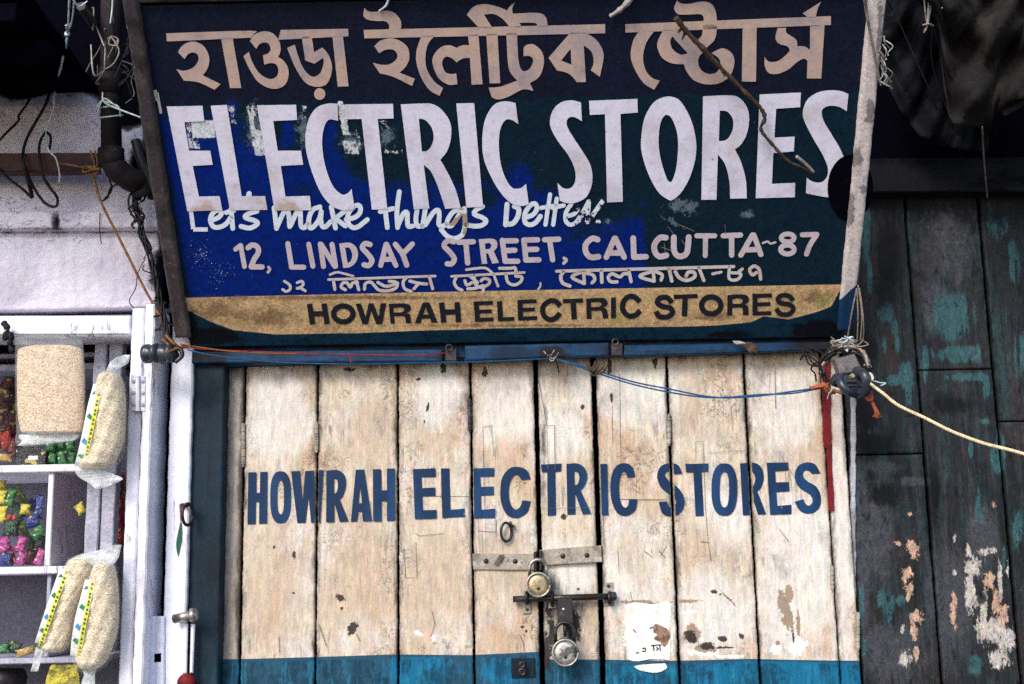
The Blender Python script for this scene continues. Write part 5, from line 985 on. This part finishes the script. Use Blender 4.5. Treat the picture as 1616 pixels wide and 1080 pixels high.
for k in range(5): obj('fibre', wire([(1373 + k * .6, 628, -.19), (1378 + k, 642, -.185), (1381 + k * 1.5, 652, -.18), (1378 + k * 3.2, 660 - abs(k - 2), -.175)], .0012, jit=.2), M['orange'], tn)
ro = obj('rope', rope([(1362, 592, -.20), (1372, 590, -.215), (1377, 598, -.22), (1372, 604, -.22), (1395, 622, -.23), (1418, 640, -.25), (1460, 660, -.28), (1500, 680, -.31), (1550, 699, -.35), (1600, 712, -.39), (1680, 735, -.45), (1800, 765, -.55)], .0030), M['rope'], smooth=True); tag(ro, 'cream twisted rope running from the cable clamp out to the right', 'rope')
cord('blue_wire', 'short dark blue wire bent right behind the cable clamp', 'wire', [(1368, 570, -.16), (1376, 585, -.16), (1382, 598, -.16)], .0016, 'bluecord')
cord('frayed_string', 'pale frayed string tip poking right of the cable clamp', 'string', [(1374, 600, -.2), (1388, 604, -.2), (1398, 605, -.2), (1390, 609, -.2)], .0013, 'whitestr')
wt = thing('wire_tangle', 'tangle of dark wires above the last door plank beside the clamp', 'wire tangle', at(1290, 575, -.10))
for q in ([(1262, 548, -.08), (1268, 556, -.09), (1263, 568, -.09), (1272, 560, -.09), (1285, 575, -.1), (1300, 577, -.11)], [(1265, 550, -.08), (1280, 556, -.09), (1294, 568, -.1), (1305, 576, -.12)], [(1270, 556, -.08), (1276, 574, -.09), (1292, 578, -.1), (1303, 572, -.12)], [(1272, 545, -.08), (1288, 552, -.09), (1302, 562, -.11), (1300, 578, -.12)], [(1304, 575, -.11), (1290, 572, -.1), (1280, 582, -.08), (1286, 590, -.07), (1288, 602, -.06)], [(1270, 560, -.08), (1283, 566, -.09), (1298, 580, -.1)]):
    obj('wire', wire(q, .0017, jit=.1), M['cable'], wt, True)
hw = thing('suspension_wires', 'thin grey wires hung from the right sign rail to the clamp', 'wire', at(1350, 545, -.16))
for q in ([(1352, 455, -.20), (1345, 490, -.19), (1338, 530, -.16)], [(1352, 455, -.2), (1354, 495, -.19), (1353, 535, -.16)], [(1354, 450, -.2), (1360, 495, -.19), (1358, 538, -.16)], [(1356, 455, -.2), (1362, 500, -.19), (1362, 535, -.16), (1352, 546, -.16)], [(1340, 540, -.16), (1355, 547, -.17), (1370, 544, -.17), (1362, 538, -.17)]): obj('wire', wire(q, .0014), M['wirestr'], hw)
rw = thing('rail_binding_wire', 'grey wires and frayed threads wrapped on the white right sign rail', 'wire', S(1388, 150, .02))
for q in ([(1362, -10, .02), (1368, 30, .02), (1378, 80, .02), (1388, 130, .02)], [(1366, -10, .02), (1372, 40, .02), (1382, 90, .02), (1390, 135, .02)]): obj('wire', swire(q, .0014), M['wirestr'], rw)
for k in range(16):
    x, y = 1394 + random.uniform(-2, 8), random.uniform(65, 150); obj('fibre', swire([(x - 3, y - 14, .02), (x + random.uniform(-6, 9), y - 5, .026), (x + random.uniform(-5, 6), y + 5, .02), (x + random.uniform(-4, 10), y + 10, .022)], .0010), M['whitestr'] if k % 3 == 0 else M['wirestr'], rw)

# ------------------------------------------------------------------ dark weathered boarding on the right
bd2 = thing('dark_boarding', 'dark green black weathered wall of wide boards right of the cream doors', 'boarding', (at(1480, 800, .01).x, .01, 0))
dpf = dict(
 teal=blobs([(1365, 330, 8, 60), (1368, 380, 6, 40), (1372, 430, 5, 40), (1396, 495, 12, 18), (1412, 520, 6, 14), (1416, 545, 5, 16), (1395, 545, 5, 14), (1430, 595, 14, 30, -10), (1412, 600, 14, 10), (1434, 625, 6, 20), (1372, 683, 3, 8), (1460, 575, 6, 30), (1500, 500, 34, 40), (1530, 595, 40, 8), (1558, 610, 6, 20), (1512, 560, 40, 16), (1574, 350, 18, 34), (1600, 420, 10, 30), (1597, 395, 8, 20), (1610, 560, 10, 40), (1532, 712, 4, 16), (1543, 800, 5, 30), (1550, 820, 2.5, 12), (1353, 770, 4, 44), (1392, 945, 12, 18), (1402, 960, 10, 26), (1422, 948, 7, 9), (1360, 960, 4, 40), (1362, 1020, 6, 20), (1540, 1050, 14, 20), (1605, 840, 8, 30), (1584, 880, 4, 26), (1574, 720, 12, 40), (1555, 665, 12, 4)]),
 lilac=blobs([(1500, 380, 50, 90), (1440, 760, 40, 8), (1385, 850, 30, 100), (1360, 900, 14, 160), (1500, 950, 40, 110), (1400, 1030, 60, 60), (1392, 738, 34, 10), (1550, 850, 30, 60), (1480, 480, 30, 50)]),
 peach=blobs([(1436, 811, 4, 3), (1416, 858, 5, 4), (1440, 865, 8, 13, -25), (1432, 905, 7, 12, 15), (1436, 930, 5, 12), (1433, 942, 4, 7), (1447, 975, 9, 10), (1442, 992, 5, 14, -10), (1446, 1030, 4, 12), (1505, 965, 5, 28), (1568, 798, 4, 5), (1560, 915, 9, 14), (1573, 950, 7, 20), (1580, 985, 8, 18), (1587, 960, 5, 8)]),
 paper=blobs([(1428, 1040, 9, 12), (1424, 993, 3, 6), (1528, 870, 4, 10), (1537, 895, 12, 14), (1531, 935, 7, 34), (1541, 950, 8, 10), (1550, 990, 9, 22), (1568, 995, 13, 20), (1590, 1010, 12, 16), (1578, 1040, 16, 14), (1578, 920, 4, 28), (1560, 870, 14, 5), (1506, 905, 3, 4), (1590, 900, 2, 14), (1507, 848, 2, 5), (1552, 960, 6, 20)]),
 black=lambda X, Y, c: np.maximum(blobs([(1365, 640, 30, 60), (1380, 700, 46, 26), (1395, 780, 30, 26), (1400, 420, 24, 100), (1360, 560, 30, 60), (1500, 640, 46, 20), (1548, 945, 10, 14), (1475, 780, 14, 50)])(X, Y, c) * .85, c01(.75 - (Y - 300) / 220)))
cols = [([1345, 1463.5], [300, 717, 1200]), ([1468, 1585], [300, 583, 1200]), ([1590.5, 1722], [300, 664, 1200]), ([1726, 1860], [300, 1200])]
for ci, (xx, ys) in enumerate(cols):
    a, b = at(xx[0], 800, .01).x, at(xx[1], 800, .01).x
    zs = [at(sum(xx) / 2, y, .01).z for y in ys]; zs[-1] = .05
    for k in range(len(zs) - 1):
        z1, z0 = zs[k] + (.0 if k == 0 else -.0012), zs[k + 1] + .0012
        n = 90; lo = max(z0, 1.40); v = ([0] if z0 < 1.3 else []) + [(lo + (z1 - lo) * i / n - z0) / (z1 - z0) for i in range(n + 1)]
        dy = .01 + .002 * ((ci + k) % 2)
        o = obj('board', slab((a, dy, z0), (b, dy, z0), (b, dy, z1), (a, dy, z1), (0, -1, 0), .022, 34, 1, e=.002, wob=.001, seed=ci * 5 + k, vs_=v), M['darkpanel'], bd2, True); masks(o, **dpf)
    if ci == 2: obj('cover_strip', pslab([(1607, 664), (1612, 664), (1606, 410), (1601, 410)], .008, .006), M['darkpanel'], bd2)
o = obj('edge_strip', slab(at(1343, 1200, .004), at(1351, 1200, .004), at(1351, 625, .004), at(1343, 625, .004), FR, .02, 3, 80, e=.002, wob=.0015), M['panel_edge'], bd2)
o = obj('timber_beam', pslab([(1366, 304), (1880, 300), (1880, 246), (1366, 250)], -.03, .05, 40, 4, e=.003, wob=.001), M['darkbeam']); tag(o, 'black sooty timber beam across the top of the dark boarding', 'beam')
# sagging tarpaulin
def sheet(x0, x1, bot, Y, amp, m, NX=44, NY=40, top=-90, ph=0):
    V = [at(x0 + (x1 - x0) * i / NX, top + (bot(x0 + (x1 - x0) * i / NX) - top) * j / NY, Y + amp * (math.sin(i * .5 + j * .31 + ph) + .7 * math.sin(i * .21 - j * .45 + 1 + ph) + .4 * math.sin(i * 1.2 + j * .8))) for j in range(NY + 1) for i in range(NX + 1)]
    return V, [(j * (NX + 1) + i, j * (NX + 1) + i + 1, (j + 1) * (NX + 1) + i + 1, (j + 1) * (NX + 1) + i) for j in range(NY) for i in range(NX)]
ds = obj('dark_sheeting', sheet(1392, 1560, lambda x: float(np.interp(x, [1392, 1420, 1450, 1480, 1520, 1560], [120, 175, 215, 228, 236, 240])), -.13, .016, M['darkbeam'], ph=2), M['darkbeam'], smooth=True)
tag(ds, 'crumpled sooty dark sheet hanging between the sign rail and the tarpaulin', 'sheeting'); ds.modifiers.new('thickness', 'SOLIDIFY').thickness = .003
for k, q_ in enumerate(([(1400, -10, -.2), (1430, 60, -.19), (1470, 150, -.18), (1500, 235, -.08)], [(1480, -10, -.2), (1470, 90, -.19), (1500, 190, -.15), (1520, 262, -.05)])):
    cord('faint_cable', ('thin dark cable slanting from the sign rail to the dark beam', 'thin dark cable hanging behind the left edge of the tarpaulin')[k], 'cable', q_, .0014, 'cable')
tp = obj('tarpaulin', ([], []) if 0 else (lambda: (lambda NX, NY, bot: ([at(1400 + 420 * i / NX, -90 + (bot(1400 + 420 * i / NX) + 90) * j / NY, -.30 + .035 * math.sin(i * .55 + j * .22) + .025 * math.sin(i * .23 - j * .4 + 1) + .012 * math.sin(i * 1.3 + j * .9)) for j in range(NY + 1) for i in range(NX + 1)],
      [(j * (NX + 1) + i, j * (NX + 1) + i + 1, (j + 1) * (NX + 1) + i + 1, (j + 1) * (NX + 1) + i) for j in range(NY) for i in range(NX)]))(56, 40, lambda x: float(np.interp(x, [1400, 1440, 1480, 1492, 1500, 1520, 1568, 1574, 1600, 1820], [-60, -20, 60, 160, 196, 198, 205, 176, 158, 120]))))(), M['tarp'], smooth=True)
tag(tp, 'sagging sooty tarpaulin in the upper right corner above the dark beam', 'tarpaulin')
sm = tp.modifiers.new('thickness', 'SOLIDIFY'); sm.thickness = .003
cord('tarpaulin_pole', 'grimy pale pole end under the tarpaulin at the right photo edge', 'pole', [(1582, 178, -.26), (1616, 160, -.28), (1700, 120, -.3)], .008, 'grey_rail')
cord('hanging_string', 'thin dark string dangling from the tarpaulin over the beam', 'string', [(1550, 200, -.28), (1552, 240, -.2), (1556, 290, -.1), (1558, 312, -.06)], .0016, 'wirestr')
ft = thing('frayed_string', 'pale frayed cord end hanging from the tarpaulin at the top', 'cord', at(1464, 45, -.32))
for q in ([(1466, -12, -.33), (1465, 20, -.33), (1463, 42, -.32)], [(1472, -12, -.33), (1468, 15, -.33), (1464, 40, -.32)], [(1456, 40, -.32), (1465, 38, -.325), (1473, 41, -.32)], [(1458, -8, -.33), (1460, 16, -.33), (1462, 34, -.32)], [(1478, -5, -.33), (1482, 12, -.33), (1492, 10, -.33), (1490, -6, -.33)], [(1464, 40, -.32), (1458, 52, -.31)]): obj('strand', wire(q, .0018, jit=.25), M['wirestr'] if q[0][0] < 1460 else M['paleTwig'], ft)

# ------------------------------------------------------------------ rice bags
def strip(pts, wd, Y, m, par, nm='printed_strip', lab=None):
    P = [Vector(p) for p in pts]; V = []; Fc = []
    P = [Vector((p.x, p.y, 0)) for p in catmull([Vector((p.x, p.y, 0)) for p in P], 6)]
    for i, p in enumerate(P):
        yv = Y(i / (len(P) - 1)) if callable(Y) else Y
        V += [at(p.x - wd / 2, p.y, yv), at(p.x + wd / 2, p.y, yv)]
    for i in range(len(P) - 1): Fc.append((2 * i, 2 * i + 1, 2 * i + 3, 2 * i + 2))
    return obj(nm, (V, Fc), m, par, label=lab)
def dots(pts, Y, m, par, n, sx=3.0, sy=4.0):
    P = catmull([Vector((*p, 0)) for p in pts], 10); V, Fc = [], []
    for k in range(n):
        p = P[int((k + .5) / n * (len(P) - 1))]; yv = Y((k + .5) / n) if callable(Y) else Y; o = len(V)
        V += [at(p.x - sx / 2, p.y - sy / 2, yv), at(p.x + sx / 2, p.y - sy / 2, yv), at(p.x + sx / 2, p.y + sy / 2, yv), at(p.x - sx / 2, p.y + sy / 2, yv)]; Fc.append((o, o + 1, o + 2, o + 3))
    return obj('printed_squares', (V, Fc), m, par)
def bag(label, rice, film, Y, th, band=None, knot=None, tail=None, extra=()):
    t = thing('rice_bag', label, 'rice bag', at((rice[-1][1] + rice[-1][2]) / 2, rice[-1][0], Y), 'clear plastic bags of rice hung in front of the shelves')
    obj('rice', pillow(rice, Y, th, 22, 8, .0018 if band else .0015, seed=int(rice[0][1])), M['palerice' if band else 'rice'], t, True)
    obj('plastic_film', pillow(film, Y, th + .008, 18, 7, .0016, seed=int(film[0][1]) + 5), M['film'], t, True)
    if knot: obj('gathered_neck', pillow(knot, Y - .004, .014, 8, 6, .004, seed=4), M['filmw'], t, True)
    if tail: obj('sealed_tail', pillow(tail, Y - .002, .006, 8, 6, .003, seed=6), M['filmw'], t, True)
    if band:
        wpts, ypts = band; Yf = lambda u: Y - .010 - th * .40 * math.sin(math.pi * min(1, max(0, .04 + u * .92))) ** .6
        strip(wpts, 15, lambda u: Yf(u) + .003, M['whiteprint'], t, lab='white printed side strip'); strip(ypts, 6.5, Yf, M['yellowprint'], t, lab='yellow printed stripe'); dots(ypts, lambda u: Yf(u) - .0006, M['darkgreenprint'], t, 20)
        for k, u in enumerate((.12, .36, .62, .8)):
            i = u * (len(wpts) - 1); j = int(i); p = Vector((*wpts[j], 0)).lerp(Vector((*wpts[min(j + 1, len(wpts) - 1)], 0)), i - j)
            q = [(p.x - 6, p.y), (p.x - 1, p.y - 6), (p.x + 2, p.y - 1), (p.x + 5, p.y - 5), (p.x + 1, p.y + 6), (p.x - 3, p.y + 3)]; v, f = glyph([(q, [])])
            obj('printed_leaf', ([at(a_[0], a_[1], Yf(u) + .0020) for a_ in v], f), M['blueprint'] if k == 2 else M['brightgreen'], t)
    return t
bag('flat square clear bag of brown rice hanging at top left below the white header', [(545, 56, 110), (550, 34, 126), (558, 28, 131), (600, 27, 134), (650, 28, 134), (672, 31, 133), (682, 34, 130), (685, 46, 120)],
    [(534, 24, 120), (536, 24, 128), (560, 24, 133), (620, 24, 135), (680, 26, 131), (690, 24, 128), (700, 26, 100), (706, 34, 46)], -.085, .04, tail=[(686, 30, 126), (692, 30, 122), (697, 34, 108), (704, 26, 44)])
bag('single tall clear rice bag with green and yellow side stripe beside the white leaf', [(588, 163, 178), (596, 156, 190), (615, 150, 196), (650, 143, 198), (690, 134, 196), (715, 128, 188), (732, 124, 178), (742, 128, 160)],
    [(584, 168, 178), (596, 155, 193), (620, 148, 199), (650, 141, 199), (690, 131, 198), (720, 122, 193), (742, 118, 178), (750, 122, 150)], -.13, .06,
    band=([(155, 606), (146, 640), (138, 680), (130, 715), (125, 735)], [(160, 600), (154, 630), (148, 660), (142, 690), (137, 715), (134, 730)]),
    knot=[(560, 196, 206), (568, 178, 204), (575, 172, 200), (584, 168, 184), (590, 166, 180)], tail=[(738, 118, 150), (748, 120, 178), (756, 128, 194), (764, 142, 180), (772, 150, 158)])
bag('left one of the two rice bags hanging low, leaning with a white corner tail', [(882, 112, 148), (890, 106, 148), (910, 100, 146), (940, 90, 132), (970, 80, 120), (1000, 70, 116), (1020, 64, 108), (1030, 70, 96)],
    [(876, 120, 152), (886, 106, 152), (910, 98, 149), (940, 86, 135), (980, 73, 123), (1010, 62, 117), (1028, 58, 108), (1034, 62, 90)], -.085, .05,
    band=([(102, 898), (92, 925), (80, 960), (70, 990), (62, 1015)], [(107, 898), (97, 925), (86, 955), (76, 985), (66, 1012), (62, 1024)]),
    knot=[(868, 160, 190), (874, 130, 186), (882, 112, 178), (890, 106, 160)], tail=[(1022, 56, 68), (1034, 54, 67), (1046, 52, 64), (1060, 48, 60)])
bag('right one of the two rice bags hanging low, touching the white shutter leaf', [(888, 156, 172), (896, 148, 180), (920, 140, 185), (950, 132, 187), (990, 124, 186), (1020, 118, 178), (1045, 122, 166), (1058, 130, 150)],
    [(884, 158, 172), (896, 146, 182), (920, 138, 187), (950, 130, 189), (990, 121, 188), (1025, 115, 182), (1050, 118, 168), (1063, 128, 150)], -.12, .055,
    band=([(142, 915), (134, 945), (126, 975), (121, 1005), (118, 1035)], [(149, 905), (143, 935), (138, 960), (132, 990), (127, 1020), (124, 1040)]),
    knot=[(860, 180, 192), (868, 162, 190), (878, 150, 188), (888, 140, 182), (894, 148, 176)], tail=[(1058, 130, 152), (1066, 132, 150), (1080, 128, 150), (1100, 126, 150)])
o = obj('printed_wrapper', pillow([(1049, 86, 122), (1051, 80, 123), (1062, 76, 124), (1078, 72, 126), (1130, 70, 126)], -.05, .004, 10, 4, .001), M['foil_yellow'], smooth=True); tag(o, 'yellow and green printed wrapper at the bottom beneath the low rice bags', 'wrapper')
cord('black_bundle', 'dark cord bundle hanging at the left end of the white header', 'cord', [(6, 510, -.07), (12, 520, -.075), (8, 535, -.075), (18, 528, -.08), (16, 545, -.075), (20, 556, -.075)], .0060, 'cable', jit=.3)

# ------------------------------------------------------------------ goods on the shelves
def pack(label, x, y, w_, h_, rot, col, Y, grp='small foil packets on the shelves', nm='snack_packet', ends=True):
    rr0 = random.Random(int(x * 7 + y * 3)); rot += rr0.uniform(-14, 14); w_ *= rr0.uniform(.9, 1.18); h_ *= rr0.uniform(.88, 1.15); a = R(rot); s_ = .00135; c0 = at(x, y, Y); W, H = w_ * s_, h_ * s_; V, Fc = [], []; NX, NY = 8, 8; rr = random.Random(int(x * 13 + y * 7)); p0, p1 = rr.uniform(0, 6), rr.uniform(0, 6)
    for side in (-1, 1):
        for j in range(NY + 1):
            for i in range(NX + 1):
                u, v = i / NX * 2 - 1, j / NY * 2 - 1
                d = (max(0, 1 - u ** 2) ** .6) * (max(0, 1 - v ** 2) ** .45) * min(W, H) * .30 * (1 + .25 * math.sin(u * 4 + p0) * math.sin(v * 5 + p1))
                e = .80 + .20 * v * v if ends else 1
                q = Vector((u * W / 2 * (e + .04 * math.sin(v * 9 + p0)), 0, v * H / 2 * (1 + .03 * math.sin(u * 7 + p1))))
                q = Vector((q.x * math.cos(a) - q.z * math.sin(a), side * max(d, .0002), q.x * math.sin(a) + q.z * math.cos(a))); V.append(c0 + q)
    m = NX + 1; off = m * (NY + 1)
    for sd in (0, 1):
        for j in range(NY):
            for i in range(NX):
                k = sd * off + j * m + i; q = (k, k + 1, k + m + 1, k + m); Fc.append(q if sd else q[::-1])
    b = [i for i in range(m)] + [j * m + NX for j in range(1, NY + 1)] + [NY * m + i for i in range(NX - 1, -1, -1)] + [j * m for j in range(NY - 1, 0, -1)]
    for k in range(len(b)): Fc.append((b[k], b[(k + 1) % len(b)], off + b[(k + 1) % len(b)], off + b[k]))
    o = obj(nm, (V, Fc), M['foil_' + col], smooth=True); tag(o, label, 'packet', grp); return o
zy = lambda z, Y, x: 540 - 0 if 0 else None
pos = ['top left', 'top middle', 'top right', 'bottom left', 'bottom middle', 'bottom right']
for k, (x, y) in enumerate([(80, 702), (96, 700), (111, 701), (83, 721), (98, 722), (113, 721)]):
    pack(f'green foil packet, {pos[k]} in the green stack on the upper shelf', x, y + 1, 18, 20, random.uniform(-9, 9), 'green', .17 + .012 * (k % 2))
SN_ = [('pale yellow packet at the left photo edge, highest in the heap', 3, 766, 16, 16, 12, 'yellow', .19), ('yellow packet at the left photo edge, second from the heap top', 4, 785, 15, 22, -5, 'yellow', .17), ('yellow green packet at the left photo edge, lower in the heap', 5, 812, 12, 26, 4, 'yellow', .16),
 ('dark green packet right of the yellow ones in the heap', 17, 786, 17, 26, -8, 'green', .17), ('wide dark green packet in the middle of the heap', 18, 834, 26, 28, 3, 'darkgreen', .15), ('olive packet leaning at the top of the heap', 31, 781, 15, 28, 18, 'olive', .20),
 ('small upright yellow packet right of the heap top', 40, 804, 18, 16, 2, 'yellow', .17), ('tall shiny blue packet by the shelf divider', 62, 800, 14, 34, -3, 'blue', .17), ('crumpled blue packet below the small yellow one', 51, 823, 26, 20, 25, 'blue', .16), ('dark blue packet behind the tall blue one', 48, 797, 22, 24, 10, 'blue', .23),
 ('green and red packet slanting beside the divider', 60, 840, 24, 16, 40, 'green', .16), ('magenta packet at the left photo edge', 7, 860, 20, 24, 5, 'magenta', .15), ('large magenta packet in the middle of the bottom heap', 34, 860, 21, 26, -4, 'magenta', .15), ('magenta packet leaning at the foot of the divider', 63, 880, 14, 26, -10, 'magenta', .15),
 ('thin magenta packet standing in front of the heap', 34, 882, 14, 20, -12, 'magenta', .14), ('dark blue packet at the lower left of the heap', 8, 883, 24, 18, 8, 'blue', .15), ('red packet edge between the magenta packets', 20, 876, 9, 30, 8, 'red', .155), ('small red packet in the middle of the heap', 14, 817, 9, 9, 0, 'red', .155), ('small orange red packet next to the small red one', 22, 817, 9, 9, 20, 'red', .158),
 ('dark green packet deep behind the heap', 30, 812, 30, 34, 6, 'darkgreen', .24), ('dark green packet deep behind the left of the heap', 44, 856, 40, 30, -6, 'darkgreen', .22), ('black packet at the back by the divider', 62, 862, 20, 34, 0, 'black', .20), ('maroon packet tucked behind the magenta ones', 50, 880, 20, 22, 5, 'maroon', .19), ('olive packet under the small yellow one', 36, 836, 16, 24, 10, 'olive', .18)]
for a_ in SN_: pack(*a_)
pack('green packet lying on the lowest shelf at the photo edge', 4, 1024, 22, 16, 4, 'green', .17); pack('dark green packet lying in the middle of the lowest shelf', 22, 1022, 22, 16, -6, 'darkgreen', .18); pack('flat mustard packet lying on the lowest shelf', 41, 1028, 32, 12, 8, 'gold', .15)
pack('bright yellow packet corner showing beside the lilac slats', 127, 803, 16, 18, 35, 'yellow', .06)
o = obj('cloth_sack', pillow([(596, 20, 28), (612, 2, 34), (640, -16, 38), (680, -30, 38), (712, -34, 34)], .24, .08, 10, 5, .004), M['foil_maroon'], smooth=True); tag(o, 'dark maroon sack behind the square rice bag', 'sack')
pack('glossy red and gold sweets packet left on the upper shelf', 10, 694, 26, 30, 10, 'red', .20); pack('plum coloured packet beside the red sweets packet', 22, 706, 22, 26, -10, 'maroon', .18); pack('gold packet lying low on the upper shelf at the left', 8, 722, 28, 14, 0, 'gold', .17)
ct = thing('carton', 'small black carton with a white label on the upper shelf', 'carton', at(50, 731, .2))
zz = zA + .001; obj('box', box(at(24, 720, .17).x, at(72, 720, .17).x, .17, .25, zz, zz + .042), M['foil_black'], ct); obj('label_patch', pslab([(44, 727), (60, 726), (60, 719), (44, 720)], .168, .0015), M['whiteprint'], ct)
o = obj('cloth_sack', pillow([(748, 180, 196), (780, 176, 198), (830, 172, 200), (870, 168, 198)], .20, .06, 8, 5, .003), M['foil_red'], smooth=True); tag(o, 'glossy red sack hanging behind the lilac slats', 'sack')
o = obj('round_pot', lathe(at(5, 1085, .20), (0, 0, 1), [(.03, -.02), (.045, .0), (.048, .02), (.042, .035), (.038, .038)], 24), M['iron'], smooth=True); tag(o, 'dark round pot under the lowest shelf at the left photo edge', 'pot')
for o in list(bpy.data.objects):
    if o.type == 'MESH' and o.data.materials and o.name.startswith('hinge'): pass
